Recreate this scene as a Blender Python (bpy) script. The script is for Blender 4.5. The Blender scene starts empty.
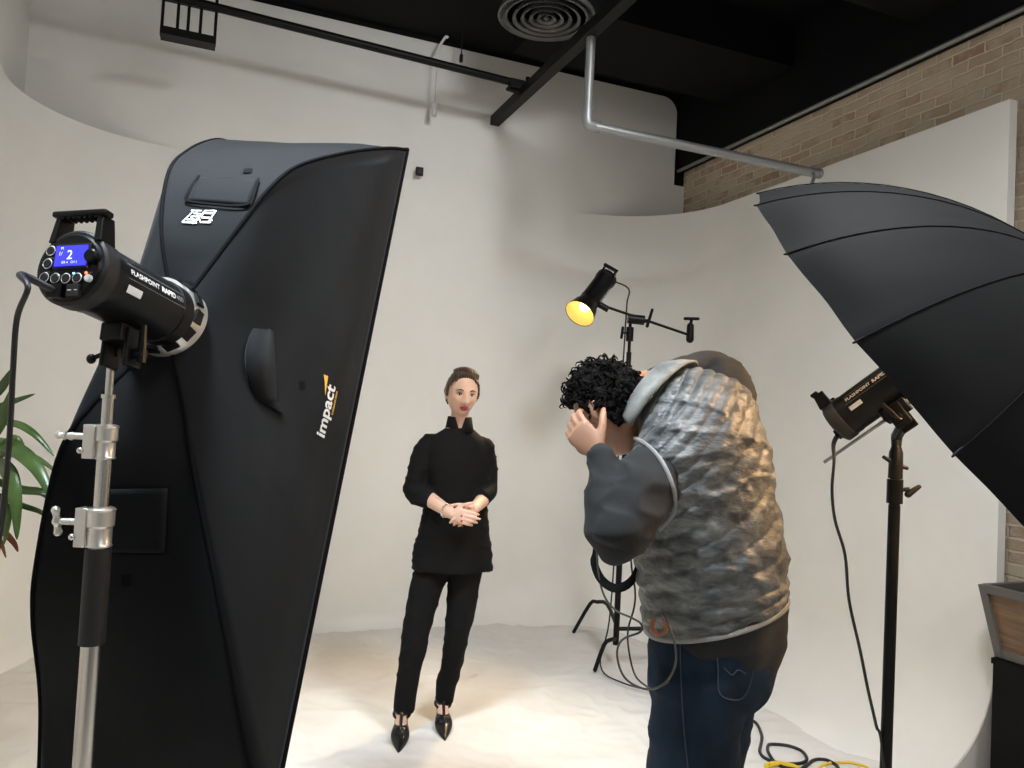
import bpy, bmesh, math, random
from mathutils import Vector, Matrix, noise
from mathutils.bvhtree import BVHTree
random.seed(4)
PI = math.pi
V = Vector
scn = bpy.context.scene
col = scn.collection

# ------------------------------------------------------------------ camera
F_PX = 769.0; PITCH = math.radians(2.0); ROLL = math.radians(2.9); EYE = 1.54
_X = V((1, 0, 0)); FW = V((0, math.cos(PITCH), math.sin(PITCH))); _U = V((0, -math.sin(PITCH), math.cos(PITCH)))
RT = _X * math.cos(ROLL) + _U * math.sin(ROLL); UP = _U * math.cos(ROLL) - _X * math.sin(ROLL)
cam_d = bpy.data.cameras.new('camera'); cam = bpy.data.objects.new('view_camera', cam_d); col.objects.link(cam)
cam_d.sensor_fit = 'HORIZONTAL'; cam_d.sensor_width = 36; cam_d.lens = 36 * F_PX / 1024
cam_d.clip_start = 0.05; cam_d.clip_end = 60
m = Matrix((RT, UP, -FW)).transposed().to_4x4(); m.translation = V((0, 0, EYE)); cam.matrix_world = m
scn.camera = cam

def P(px, py, d):
    """photo pixel + distance along +Y -> world point (used to survey the room)"""
    v = FW * F_PX + RT * (px - 512) + UP * (384 - py)
    return V((0, 0, EYE)) + v * (d / v.y)

# ------------------------------------------------------------------ world, lights, exposure
vs = scn.view_settings
vs.view_transform = 'Standard'; vs.look = 'None'; vs.gamma = 1; vs.use_curve_mapping = False; vs.exposure = 0.25
w = bpy.data.worlds.new('studio_ambient'); scn.world = w; w.use_nodes = True
w.node_tree.nodes['Background'].inputs[0].default_value = (0.86, 0.93, 1.0, 1)
w.node_tree.nodes['Background'].inputs[1].default_value = 0.20

def aim(o, loc, tgt):
    o.location = loc; o.rotation_euler = (V(tgt) - V(loc)).to_track_quat('-Z', 'Y').to_euler()
def area(name, loc, tgt, size, power, color, size_y=None):
    l = bpy.data.lights.new(name, 'AREA'); l.energy = power; l.color = color; l.size = size
    if size_y: l.shape = 'RECTANGLE'; l.size_y = size_y
    o = bpy.data.objects.new(name, l); col.objects.link(o); aim(o, loc, tgt); return o
def spot(name, loc, tgt, power, color, angle, blend=.6, r=.03):
    l = bpy.data.lights.new(name, 'SPOT'); l.energy = power; l.color = color; l.spot_size = math.radians(angle); l.spot_blend = blend
    l.shadow_soft_size = r
    o = bpy.data.objects.new(name, l); col.objects.link(o); aim(o, loc, tgt); return o
area('room_lamp', (-.3, -3.4, 1.8), (0.5, 5, 1.9), 0.22, 215, (1, .99, .955))
area('overhead_fill', (1.2, 1.8, 4.1), (1.7, 3.2, .3), .9, 165, (.97, .985, 1.0), .9)  # unseen overhead fill, added to brighten the right wall and floor
_l = area('overhead_fill', (-.95, 1.1, 4.1), (-.60, 1.75, 2.2), .5, 24, (.82, .92, 1.0), .5); _l.data.spread = math.radians(50)  # narrow fill added to lighten the softbox top, no fixture there
area('overhead_fill', (2.2, -1.0, 3.5), (2.2, 3.0, .6), 1.0, 35, (1, .96, .92), 1.0)  # soft fill added above and behind the camera, no fixture modelled

# ------------------------------------------------------------------ room frame
BL = V((-2.89, 4.59, 0)); E1 = V((.929, .370, 0)).normalized(); E2 = V((.370, -.929, 0)).normalized()
def RM(u, wd, z=0): return BL + E1 * u + E2 * wd + V((0, 0, z))
LEFT_U = -.12; ROOM_W = 4.54; CEIL = 4.2

# ------------------------------------------------------------------ helpers
def mat(name, color=(.5, .5, .5), rough=.6, metal=0, spec=.5, emit=None, es=1, trans=0, sheen=0, coat=0):
    m = bpy.data.materials.new(name); m.use_nodes = True
    b = m.node_tree.nodes['Principled BSDF']
    b.inputs['Base Color'].default_value = (*color, 1); b.inputs['Roughness'].default_value = rough
    b.inputs['Metallic'].default_value = metal; b.inputs['Specular IOR Level'].default_value = spec
    if emit: b.inputs['Emission Color'].default_value = (*emit, 1); b.inputs['Emission Strength'].default_value = es
    if trans: b.inputs['Transmission Weight'].default_value = trans
    if sheen: b.inputs['Sheen Weight'].default_value = sheen
    if coat: b.inputs['Coat Weight'].default_value = coat
    return m
def nd(m, t, **k):
    n = m.node_tree.nodes.new(t)
    for a, b in k.items(): setattr(n, a, b)
    return n
def lk(m, a, b): m.node_tree.links.new(a, b)
def bsdf(m): return m.node_tree.nodes['Principled BSDF']
def noise_color(m, c1, c2, scale=4, detail=5, rough=.6, lo=.35, hi=.65, stretch=(1, 1, 1), dist=0, space='Object'):
    tc = nd(m, 'ShaderNodeTexCoord'); mp = nd(m, 'ShaderNodeMapping'); n = nd(m, 'ShaderNodeTexNoise'); r = nd(m, 'ShaderNodeValToRGB')
    mp.inputs['Scale'].default_value = stretch
    n.inputs['Scale'].default_value = scale; n.inputs['Detail'].default_value = detail; n.inputs['Roughness'].default_value = rough; n.inputs['Distortion'].default_value = dist
    r.color_ramp.elements[0].position = lo; r.color_ramp.elements[1].position = hi
    r.color_ramp.elements[0].color = (*c1, 1); r.color_ramp.elements[1].color = (*c2, 1)
    lk(m, tc.outputs[space], mp.inputs[0]); lk(m, mp.outputs[0], n.inputs['Vector']); lk(m, n.outputs['Fac'], r.inputs[0])
    lk(m, r.outputs[0], bsdf(m).inputs['Base Color']); return n, r, mp
def noise_bump(m, scale=20, strength=.3, dist=.01, detail=4, stretch=(1, 1, 1), ridged=False):
    tc = nd(m, 'ShaderNodeTexCoord'); mp = nd(m, 'ShaderNodeMapping'); mp.inputs['Scale'].default_value = stretch
    n = nd(m, 'ShaderNodeTexNoise'); b = nd(m, 'ShaderNodeBump')
    if ridged: n.noise_type = 'RIDGED_MULTIFRACTAL'
    n.inputs['Scale'].default_value = scale; n.inputs['Detail'].default_value = detail
    b.inputs['Strength'].default_value = strength; b.inputs['Distance'].default_value = dist
    lk(m, tc.outputs['Object'], mp.inputs[0]); lk(m, mp.outputs[0], n.inputs['Vector']); lk(m, n.outputs['Fac'], b.inputs['Height']); lk(m, b.outputs[0], bsdf(m).inputs['Normal'])

def cr(p0, p1, p2, p3, t):
    return 0.5 * ((2 * p1) + (p2 - p0) * t + (2 * p0 - 5 * p1 + 4 * p2 - p3) * t * t + (3 * p1 - p0 - 3 * p2 + p3) * t ** 3)
def spline(vals, sub):
    """Catmull-Rom through a list of Vectors or floats"""
    if len(vals) < 2 or sub <= 1: return list(vals)
    out = []; n = len(vals)
    for i in range(n - 1):
        a = vals[max(i - 1, 0)]; b = vals[i]; c = vals[i + 1]; d = vals[min(i + 2, n - 1)]
        for k in range(sub): out.append(cr(a, b, c, d, k / sub))
    out.append(vals[-1]); return out

class MB:
    def __init__(s): s.v = []; s.f = []; s.mi = []; s.cur = 0
    def add(s, vs, fs):
        o = len(s.v); s.v += [V(x) for x in vs]; s.f += [tuple(i + o for i in f) for f in fs]; s.mi += [s.cur] * len(fs); return s
    def box(s, c, ax, ay, az, taper=1.0):
        """box from centre and three half-axis vectors, optional taper of the -az end"""
        c = V(c); ax = V(ax); ay = V(ay); az = V(az); vs = []
        for k in (-1, 1):
            t = taper if k < 0 else 1
            for i, j in ((-1, -1), (1, -1), (1, 1), (-1, 1)): vs.append(c + ax * i * t + ay * j * t + az * k)
        return s.add(vs, [(3, 2, 1, 0), (4, 5, 6, 7), (0, 1, 5, 4), (1, 2, 6, 5), (2, 3, 7, 6), (3, 0, 4, 7)])
    def rings(s, rings, cap0=True, cap1=True, closed=True):
        n = len(rings[0]); vs = [p for r in rings for p in r]; fs = []
        for i in range(len(rings) - 1):
            for j in range(n if closed else n - 1):
                a = i * n + j; b = i * n + (j + 1) % n; fs.append((a, b, b + n, a + n))
        if cap0: fs.append(tuple(range(n - 1, -1, -1)))
        if cap1: fs.append(tuple(range((len(rings) - 1) * n, len(rings) * n)))
        return s.add(vs, fs)
    def tube(s, pts, rad, n=10, sub=1, flat=None, fr=1.0, round_ends=False, caps=True):
        """tube along pts; rad number or list; flat = vector the section is squashed along by fr"""
        pts = [V(p) for p in pts]
        if not isinstance(rad, (list, tuple)): rad = [rad] * len(pts)
        rad = [float(r) for r in rad]
        if sub > 1: pts = spline(pts, sub); rad = [max(r, 1e-4) for r in spline(rad, sub)]
        T = []
        for i in range(len(pts)):
            t = (pts[min(i + 1, len(pts) - 1)] - pts[max(i - 1, 0)])
            T.append(t.normalized() if t.length > 1e-9 else (T[-1] if T else V((0, 0, 1))))
        if round_ends:
            a = []; ar = []; aT = []
            for k in (0, 1, 2, 3):
                ph = math.radians([80, 55, 30, 12][k]); a.append(pts[0] - T[0] * rad[0] * math.sin(ph)); ar.append(rad[0] * math.cos(ph)); aT.append(T[0])
            e = []; er = []; eT = []
            for k in (3, 2, 1, 0):
                ph = math.radians([80, 55, 30, 12][k]); e.append(pts[-1] + T[-1] * rad[-1] * math.sin(ph)); er.append(rad[-1] * math.cos(ph)); eT.append(T[-1])
            pts = a + pts + e; rad = ar + rad + er; T = aT + T + eT
        up = V(flat) if flat is not None else (V((0, 0, 1)) if abs(T[0].z) < .9 else V((1, 0, 0)))
        rings = []; nrm = None
        for p, r, t in zip(pts, rad, T):
            if flat is not None: nn = (up - t * up.dot(t))
            else: nn = (up - t * up.dot(t)) if nrm is None else (nrm - t * nrm.dot(t))
            if nn.length < 1e-6: nn = t.orthogonal()
            nrm = nn.normalized(); b = t.cross(nrm)
            rings.append([p + (nrm * math.cos(a) * r * (fr if flat is not None else 1) + b * math.sin(a) * r) for a in [2 * PI * k / n for k in range(n)]])
        return s.rings(rings, caps, caps)
    def ell(s, c, ax, ay, az, nu=16, nv=10):
        c = V(c); ax = V(ax); ay = V(ay); az = V(az)
        rings = []
        for i in range(nv + 1):
            ph = -PI / 2 + PI * (i + .001) / (nv + .002)
            rings.append([c + az * math.sin(ph) + (ax * math.cos(t) + ay * math.sin(t)) * math.cos(ph) for t in [2 * PI * k / nu for k in range(nu)]])
        return s.rings(rings)
    def loft(s, secs, n=32, sub=4, disp=None, cap0=True, cap1=True, ex=2.0):
        """secs: (centre, a_vec, b_vec); disp(p, theta, v, out) -> offset"""
        C = spline([V(q[0]) for q in secs], sub); A = spline([V(q[1]) for q in secs], sub); B = spline([V(q[2]) for q in secs], sub)
        rings = []
        for i, (c, a, b) in enumerate(zip(C, A, B)):
            r = []
            for k in range(n):
                th = 2 * PI * k / n; cc, ss = math.cos(th), math.sin(th)
                x = math.copysign(abs(cc) ** (2 / ex), cc); y = math.copysign(abs(ss) ** (2 / ex), ss)
                o = a * x + b * y; p = c + o
                if disp: p = p + o.normalized() * disp(p, th, i / (len(C) - 1))
                r.append(p)
            rings.append(r)
        return s.rings(rings, cap0, cap1)
    def lathe(s, prof, T=None, n=32, cap0=True, cap1=True):
        """prof (r, h) about local Y axis of matrix T"""
        T = T or Matrix(); rings = []
        for r, h in prof:
            rings.append([T @ V((r * math.cos(2 * PI * k / n), h, r * math.sin(2 * PI * k / n))) for k in range(n)])
        return s.rings(rings, cap0, cap1)
    def xf(s, T): s.v = [T @ p for p in s.v]; return s
    def mesh(s, name):
        me = bpy.data.meshes.new(name); me.from_pydata([tuple(p) for p in s.v], [], s.f); me.update()
        bm = bmesh.new(); bm.from_mesh(me); bmesh.ops.recalc_face_normals(bm, faces=bm.faces); bm.to_mesh(me); bm.free()
        return me
    def build(s, name, m, parent=None, smooth=True, remesh=None, smooth_it=0, post=None, angle=40, bevel=0):
        me = s.mesh(name); me.materials.append(m)
        o = bpy.data.objects.new(name, me); col.objects.link(o)
        if remesh:
            md = o.modifiers.new('r', 'REMESH'); md.mode = 'VOXEL'; md.voxel_size = remesh
            if smooth_it: sm = o.modifiers.new('s', 'SMOOTH'); sm.factor = .5; sm.iterations = smooth_it
            dg = bpy.context.evaluated_depsgraph_get(); ev = o.evaluated_get(dg)
            me2 = bpy.data.meshes.new_from_object(ev); o.modifiers.clear(); o.data = me2; bpy.data.meshes.remove(me)
            me2.name = name; me2.materials.clear(); me2.materials.append(m); me = me2
            if post:
                nr = [v.normal.copy() for v in me.vertices]
                for v, nn in zip(me.vertices, nr): v.co = v.co + nn * post(v.co, nn)
                me.update()
        if bevel:
            bv = o.modifiers.new('bevel', 'BEVEL'); bv.width = bevel; bv.segments = 2; bv.limit_method = 'ANGLE'; bv.angle_limit = math.radians(35)
        for p in me.polygons: p.use_smooth = smooth
        if smooth and not remesh: 
            try: me.set_sharp_from_angle(angle=math.radians(angle))
            except Exception: pass
        if parent is not None: o.parent = parent; o.matrix_parent_inverse = parent.matrix_world.inverted()
        return o
def tag(o, label=None, cat=None, group=None, kind=None):
    if label: o['label'] = label
    if cat: o['category'] = cat
    if group: o['group'] = group
    if kind: o['kind'] = kind
    return o
def thing(name, loc, label, cat, group=None):
    o = bpy.data.objects.new(name, None); o.empty_display_size = .1; col.objects.link(o); o.location = loc
    o.matrix_world = Matrix.Translation(V(loc)); return tag(o, label, cat, group)
def bvh_of(*objs):
    vs = []; fs = []
    for o in objs:
        k = len(vs); vs += [o.matrix_world @ v.co for v in o.data.vertices]; fs += [tuple(i + k for i in p.vertices) for p in o.data.polygons]
    return BVHTree.FromPolygons(vs, fs)
def project(mb, tree, direction, off):
    """press a built patch onto a surface along a direction"""
    d = V(direction).normalized(); out = []
    for p in mb.v:
        h = tree.ray_cast(p - d * 1.0, d, 3.0)
        out.append(h[0] - d * off if h[0] is not None else p)
    mb.v = out; return mb
def text_mb(body, size, origin, xdir, ydir, ex=0.0006, align='CENTER', shear=0, bold=0):
    cu = bpy.data.curves.new('t', 'FONT'); cu.body = body; cu.size = size; cu.align_x = align; cu.align_y = 'CENTER'; cu.resolution_u = 3; cu.shear = shear; cu.offset = bold
    o = bpy.data.objects.new('t', cu); col.objects.link(o)
    dg = bpy.context.evaluated_depsgraph_get(); me = bpy.data.meshes.new_from_object(o.evaluated_get(dg))
    mb = MB(); xd = V(xdir).normalized(); yd = V(ydir).normalized()
    mb.add([V(origin) + xd * v.co.x + yd * v.co.y for v in me.vertices], [tuple(p.vertices) for p in me.polygons])
    bpy.data.objects.remove(o); bpy.data.curves.remove(cu); bpy.data.meshes.remove(me); return mb
def grid_patch(c, xd, yd, hw, hh, nx=10, ny=10, rr=0.0):
    mb = MB(); vs = []; c = V(c); xd = V(xd); yd = V(yd)
    for j in range(ny + 1):
        for i in range(nx + 1): vs.append(c + xd * hw * (2 * i / nx - 1) + yd * hh * (2 * j / ny - 1))
    fs = [(j * (nx + 1) + i, j * (nx + 1) + i + 1, (j + 1) * (nx + 1) + i + 1, (j + 1) * (nx + 1) + i) for j in range(ny) for i in range(nx)]
    return mb.add(vs, fs)
def fbm(p, s, o=3): return noise.fractal(V(p) * s, 1.0, 2.0, o)

# ------------------------------------------------------------------ materials
M_paint = mat('white_wall_paint', (.80, .785, .755), .6, spec=.25); noise_bump(M_paint, 3, .12, .02, 3)
noise_color(M_paint, (.775, .77, .73), (.82, .812, .775), 1.6, 4)
M_cyc = mat('white_cyclorama_paint', (.80, .79, .765), .6, spec=.3); noise_color(M_cyc, (.775, .77, .73), (.82, .812, .775), 1.6, 4); 
M_plaster_edge = mat('unpainted_board_edge', (.62, .61, .59), .8)
M_ceil = mat('black_ceiling_paint', (.006, .006, .0065), .8, spec=.12); noise_bump(M_ceil, 8, .3, .01)
M_black = mat('matt_black_metal', (.005, .005, .005), .45, spec=.16); M_bpl = mat('black_plastic', (.0045, .0045, .0048), .36, spec=.2)
M_rub = mat('black_rubber_cable', (.01, .01, .01), .45)
M_dkplast = mat('charcoal_plastic', (.014, .014, .015), .5, spec=.3)
M_pipe = mat('grey_metal_conduit', (.30, .31, .31), .45, .5)
M_steel = mat('brushed_steel', (.62, .60, .56), .26, 1.0); M_steel2 = mat('bright_cast_metal', (.72, .70, .66), .35, .9)
M_white_ink = mat('white_print', (.75, .75, .74), .6); M_grey_ink = mat('grey_print', (.3, .3, .3), .6)
M_lcd = mat('blue_lit_screen', (.02, .02, .4), .3, emit=(.03, .03, 1.0), es=1.4)
M_lcd_d = mat('pale_screen_digits', (.6, .7, 1), .4, emit=(.65, .78, 1.0), es=1.3)
M_led_r = mat('red_indicator', (.8, .1, .05), .3, emit=(1, .12, .04), es=4); M_led_b = mat('blue_indicator', (.1, .3, .8), .3, emit=(.2, .55, 1), es=3)
M_amber = mat('amber_print', (.75, .42, .05), .5)

# softbox nylon
M_nyl = mat('black_softbox_nylon', (.0055, .0062, .0072), .7, spec=.06, sheen=.07); noise_bump(M_nyl, 5, .35, .02, 3)
M_nyl_d = mat('black_nylon_piping', (.005, .005, .006), .8, spec=.04)
M_silver = mat('silver_lining', (.75, .75, .76), .35, .6)
M_diff = mat('lit_white_diffuser', (.9, .88, .82), .8, emit=(1, .80, .56), es=.9)
M_umb = mat('black_umbrella_cloth', (.006, .0066, .0075), .7, spec=.09, sheen=.03); noise_bump(M_umb, 6, .25, .01, 3, (1, 1, 1))
M_umb_in = mat('white_umbrella_lining', (.85, .84, .80), .6)

# bricks
M_brick = mat('old_tan_brick', rough=.9, spec=.2)
def brick_nodes(m):
    tc = nd(m, 'ShaderNodeTexCoord'); mp = nd(m, 'ShaderNodeMapping'); br = nd(m, 'ShaderNodeTexBrick')
    br.inputs['Scale'].default_value = 1.0; br.inputs['Brick Width'].default_value = .185; br.inputs['Row Height'].default_value = .060
    br.inputs['Mortar Size'].default_value = .007; br.inputs['Mortar Smooth'].default_value = .35; br.inputs['Bias'].default_value = -.25
    br.inputs['Color1'].default_value = (.58, .47, .34, 1); br.inputs['Color2'].default_value = (.36, .20, .15, 1); br.inputs['Mortar'].default_value = (.74, .67, .55, 1)
    nz = nd(m, 'ShaderNodeTexNoise'); nz.inputs['Scale'].default_value = 9; nz.inputs['Detail'].default_value = 6
    mxv = nd(m, 'ShaderNodeMixRGB'); mxv.blend_type = 'ADD'; mxv.inputs[0].default_value = .03
    lk(m, tc.outputs['UV'], mp.inputs[0]); lk(m, mp.outputs[0], mxv.inputs[1]); lk(m, mp.outputs[0], nz.inputs['Vector']); lk(m, nz.outputs['Color'], mxv.inputs[2]); lk(m, mxv.outputs[0], br.inputs['Vector'])
    n2 = nd(m, 'ShaderNodeTexNoise'); n2.inputs['Scale'].default_value = 5; n2.inputs['Detail'].default_value = 7; n2.inputs['Roughness'].default_value = .7
    r2 = nd(m, 'ShaderNodeValToRGB'); r2.color_ramp.elements[0].position = .44; r2.color_ramp.elements[1].position = .56
    lk(m, mp.outputs[0], n2.inputs['Vector']); lk(m, n2.outputs['Fac'], r2.inputs[0])
    mx = nd(m, 'ShaderNodeMixRGB'); mx.inputs[2].default_value = (.64, .55, .42, 1)
    sc = nd(m, 'ShaderNodeMath'); sc.operation = 'MULTIPLY'; sc.inputs[1].default_value = .75; lk(m, r2.outputs[0], sc.inputs[0]); lk(m, sc.outputs[0], mx.inputs[0])
    lk(m, br.outputs['Color'], mx.inputs[1]); lk(m, mx.outputs[0], bsdf(m).inputs['Base Color'])
    b = nd(m, 'ShaderNodeBump'); b.inputs['Strength'].default_value = .8; b.inputs['Distance'].default_value = .012
    ad = nd(m, 'ShaderNodeMath'); ad.operation = 'MULTIPLY_ADD'; ad.inputs[1].default_value = -1.0; lk(m, br.outputs['Fac'], ad.inputs[0]); lk(m, n2.outputs['Fac'], ad.inputs[2])
    lk(m, ad.outputs[0], b.inputs['Height']); lk(m, b.outputs[0], bsdf(m).inputs['Normal'])
brick_nodes(M_brick)

# ------------------------------------------------------------------ room
def quad_wall(name, pts, m, uv=None):
    me = bpy.data.meshes.new(name); me.from_pydata([tuple(p) for p in pts], [], [tuple(range(len(pts)))])
    if uv:
        l = me.uv_layers.new(name='UVMap')
        for i, c in enumerate(uv): l.data[i].uv = c
    me.materials.append(m); o = bpy.data.objects.new(name, me); col.objects.link(o); tag(o, kind='structure'); return o
def slab(name, pts, thick, m, uvscale=None, kind='structure'):
    """plan polygon or vertical polygon extruded by vector thick"""
    mb = MB(); n = len(pts); t = V(thick)
    mb.add([V(p) for p in pts] + [V(p) + t for p in pts], [tuple(range(n)), tuple(range(2 * n - 1, n - 1, -1))] + [(i, (i + 1) % n, (i + 1) % n + n, i + n) for i in range(n)])
    o = mb.build(name, m, smooth=False)
    if kind: o['kind'] = kind
    return o
REAR = 9.5
# floor: grey wood planks
M_floor = mat('grey_wood_planks', rough=.5)
def plank_nodes(m):
    tc = nd(m, 'ShaderNodeTexCoord'); mp = nd(m, 'ShaderNodeMapping'); mp.inputs['Rotation'].default_value = (0, 0, -math.atan2(.370, .929)); br = nd(m, 'ShaderNodeTexBrick')
    br.inputs['Scale'].default_value = 1; br.inputs['Brick Width'].default_value = 1.2; br.inputs['Row Height'].default_value = .15; br.inputs['Mortar Size'].default_value = .003
    br.inputs['Color1'].default_value = (.23, .20, .18, 1); br.inputs['Color2'].default_value = (.16, .14, .125, 1); br.inputs['Mortar'].default_value = (.05, .045, .04, 1)
    lk(m, tc.outputs['Object'], mp.inputs[0]); lk(m, mp.outputs[0], br.inputs['Vector'])
    n = nd(m, 'ShaderNodeTexNoise'); n.inputs['Scale'].default_value = 3; n.inputs['Detail'].default_value = 8; mp2 = nd(m, 'ShaderNodeMapping'); mp2.inputs['Scale'].default_value = (1, 12, 1)
    lk(m, mp.outputs[0], mp2.inputs[0]); lk(m, mp2.outputs[0], n.inputs['Vector'])
    mx = nd(m, 'ShaderNodeMixRGB'); mx.blend_type = 'MULTIPLY'; mx.inputs[0].default_value = .6; r = nd(m, 'ShaderNodeValToRGB'); r.color_ramp.elements[0].color = (.45, .45, .45, 1)
    lk(m, n.outputs['Fac'], r.inputs[0]); lk(m, br.outputs['Color'], mx.inputs[1]); lk(m, r.outputs[0], mx.inputs[2]); lk(m, mx.outputs[0], bsdf(m).inputs['Base Color'])
plank_nodes(M_floor)
slab('floor', [RM(-.3, -.1), RM(ROOM_W + .1, -.1), RM(ROOM_W + .1, REAR), RM(-.3, REAR)], (0, 0, -.08), M_floor)
slab('ceiling', [RM(-.3, -.1, CEIL), RM(ROOM_W + .1, -.1, CEIL), RM(ROOM_W + .1, REAR, CEIL), RM(-.3, REAR, CEIL)], (0, 0, .1), M_ceil)
slab('wall_left', [RM(LEFT_U, -.1), RM(LEFT_U, REAR), RM(LEFT_U, REAR, CEIL), RM(LEFT_U, -.1, CEIL)], -E1 * .1, M_paint)
# back wall: drywall panel with a rounded upper right corner over a black wall
slab('wall_back', [RM(-.3, 0), RM(ROOM_W + .1, 0), RM(ROOM_W + .1, 0, CEIL), RM(-.3, 0, CEIL)], -E2 * .1, M_ceil)
UE = 4.44; rc = .13
pts = [RM(LEFT_U, .012, 0), RM(ROOM_W, .012, 0), RM(ROOM_W, .012, 3.45), RM(UE, .012, 3.45)]
ZT = 4.16
pts += [RM(UE - rc + rc * math.cos(a), .012, ZT - rc + rc * math.sin(a)) for a in [PI / 2 * k / 8 for k in range(9)]]
pts += [RM(LEFT_U, .012, ZT)]
slab('wall_back_panel', pts, -E2 * .011, M_paint)
o = slab('wall_right', [RM(ROOM_W, -.1), RM(ROOM_W, REAR), RM(ROOM_W, REAR, CEIL), RM(ROOM_W, -.1, CEIL)], E1 * .1, M_brick)
def box_uv(o, ud, vd):
    l = o.data.uv_layers.new(name='UVMap')
    for p in o.data.polygons:
        for li in p.loop_indices:
            c = o.data.vertices[o.data.loops[li].vertex_index].co; l.data[li].uv = (c.dot(ud), c.dot(vd))
box_uv(o, E2, V((0, 0, 1)))
def rbox(name, u0, u1, w0, w1, z0, z1, m, parent=None, bevel=0):
    mb = MB(); mb.box(RM((u0 + u1) / 2, (w0 + w1) / 2, (z0 + z1) / 2), E1 * (u1 - u0) / 2, E2 * (w1 - w0) / 2, V((0, 0, (z1 - z0) / 2)))
    return mb.build(name, m, parent, smooth=False, bevel=bevel)
tag(rbox('trim_1', ROOM_W - .075, ROOM_W - .002, .014, REAR, 3.57, CEIL - .002, M_ceil), kind='structure')
mb = MB(); mb.tube([RM(ROOM_W - .07, .02, 3.565), RM(ROOM_W - .07, REAR, 3.565)], .014, 10); tag(mb.build('trim_2', M_pipe), kind='structure')
# ducts boxed in under the black ceiling
d = tag(rbox('ceiling_duct', 2.74, 4.46, .64, 1.34, 3.9, CEIL - .003, M_ceil), 'black boxed duct across the ceiling near the back wall', 'duct')
d = tag(rbox('ceiling_duct', 2.9, 4.46, 2.3, 6.4, 3.75, CEIL - .003, M_ceil), 'big black boxed duct under the ceiling along the brick wall', 'duct')

# cyclorama: curved white wall with a cove
def cyc_path():
    out = []; u0 = -.04; uR = 4.365; wB = .0155; r1 = .80; r2 = .8
    for k in range(12): out.append((u0, 6.6 - (6.6 - (wB + r1)) * k / 12, 1, 0))
    for k in range(17):
        a = PI / 2 * k / 16; out.append((u0 + r1 - r1 * math.cos(a), wB + r1 - r1 * math.sin(a), math.cos(a), math.sin(a)))
    a0 = u0 + r1; a1 = uR - r2
    for k in range(1, 10): out.append((a0 + (a1 - a0) * k / 10, wB, 0, 1))
    for k in range(17):
        a = PI / 2 * k / 16; out.append((uR - r2 + r2 * math.sin(a), wB + r2 - r2 * math.cos(a), -math.sin(a), math.cos(a)))
    for k in range(1, 13): out.append((uR, wB + r2 + (2.9 - wB - r2) * k / 12, -1, 0))
    return out
path = cyc_path(); rings = []; HC = 3.10
for (u, wd, nu, nw) in path:
    s = min(max((u - 2.4) / 1.6, 0), 1) if wd < 3 and u > 2 else 0
    r = .10 + .40 * s * s * (3 - 2 * s)
    N = E1 * nu + E2 * nw; b = RM(u, wd); ring = [b - N * .05 + V((0, 0, HC)), b + V((0, 0, HC))]
    for k in range(6): ring.append(b + V((0, 0, HC - (HC - r) * (k + 1) / 6)))
    for k in range(1, 11):
        a = PI / 2 * k / 10; ring.append(b + N * (r - r * math.cos(a)) + V((0, 0, r - r * math.sin(a) + .006)))
    ring.append(b + N * (r + .03) + V((0, 0, .0055)))
    back = [b - N * .05 + V((0, 0, .004))]
    rings.append(ring + back)
mb = MB(); mb.rings(rings, True, True)
for f in []: pass
cyc = mb.build('wall_curved', M_cyc, angle=60); cyc['kind'] = 'structure'
slab('floor_cyclorama', [RM(.03, .08, .001), RM(3.9, .08, .001), RM(3.87, 2.9, .001), RM(.03, 2.9, .001)], (0, 0, .005), M_cyc)

# white cloth on the floor
M_cloth = mat('white_crumpled_cloth', (.80, .785, .75), .8, spec=.2)
noise_color(M_cloth, (.64, .62, .585), (.73, .715, .685), 2.2, 6, lo=.3, hi=.7)
noise_bump(M_cloth, 5.5, .8, .035, 5, (1, 1.3, 1), True)
def cloth():
    mb = MB(); vs = []; fs = []; nu, nw = 240, 300; idx = {}
    for j in range(nw + 1):
        for i in range(nu + 1):
            u = .03 + 4.1 * i / nu; wd = .035 + 6.2 * j / nw
            edge = 3.93 + .10 * math.sin(wd * 2.3 + .5) + .05 * math.sin(wd * 7) - (.25 * max(0, 1.2 - wd)) + max(0, wd - 2.5) * .25
            edge2 = .125 + .008 * math.sin(u * 5) + max(0, u - 3.0) * .35
            if u > edge + .02 or wd < edge2: idx[(i, j)] = None; continue
            p = V((u, wd, 0)); wr = 0
            a = noise.noise(V((u * 1.1, wd * 1.6, .3))); b2 = noise.noise(V((u * 3.1 + a * 2, wd * 2.3 - a, 4.7))); c2 = noise.noise(V((u * 6.5 + b2, wd * 5 + a * 3, 9)))
            rg = (1 - abs(b2) * 2.2); rg = max(rg, 0) ** 3
            rg2 = max(1 - abs(c2) * 2.4, 0) ** 3
            calm = min(1, min(math.hypot(u - cu_, wd - cw_) for cu_, cw_ in ((2.05, 1.75), (2.14, 1.55), (2.20, 1.85), (3.2, 1.1))) / .45) ** 2
            z = .004 + (.016 * rg * (0.3 + 1.3 * abs(a)) + .008 * rg2 + .004 * (a + .5)) * (.12 + .88 * calm)
            fade = min(1, (edge + .02 - u) / .06, (wd - edge2) / .05 + .2)
            z = .0075 + z * fade
            idx[(i, j)] = len(vs); vs.append(RM(u, wd, z))
    for j in range(nw):
        for i in range(nu):
            q = [idx[(i, j)], idx[(i + 1, j)], idx[(i + 1, j + 1)], idx[(i, j + 1)]]
            if None not in q: fs.append(q)
    mb.add(vs, fs); return mb.build('floor_cloth', M_cloth, angle=180)
cloth_o = cloth(); cloth_tree = bvh_of(cloth_o)
tag(cloth_o, 'large crumpled white cloth spread over the studio floor', 'backdrop cloth')

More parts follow.
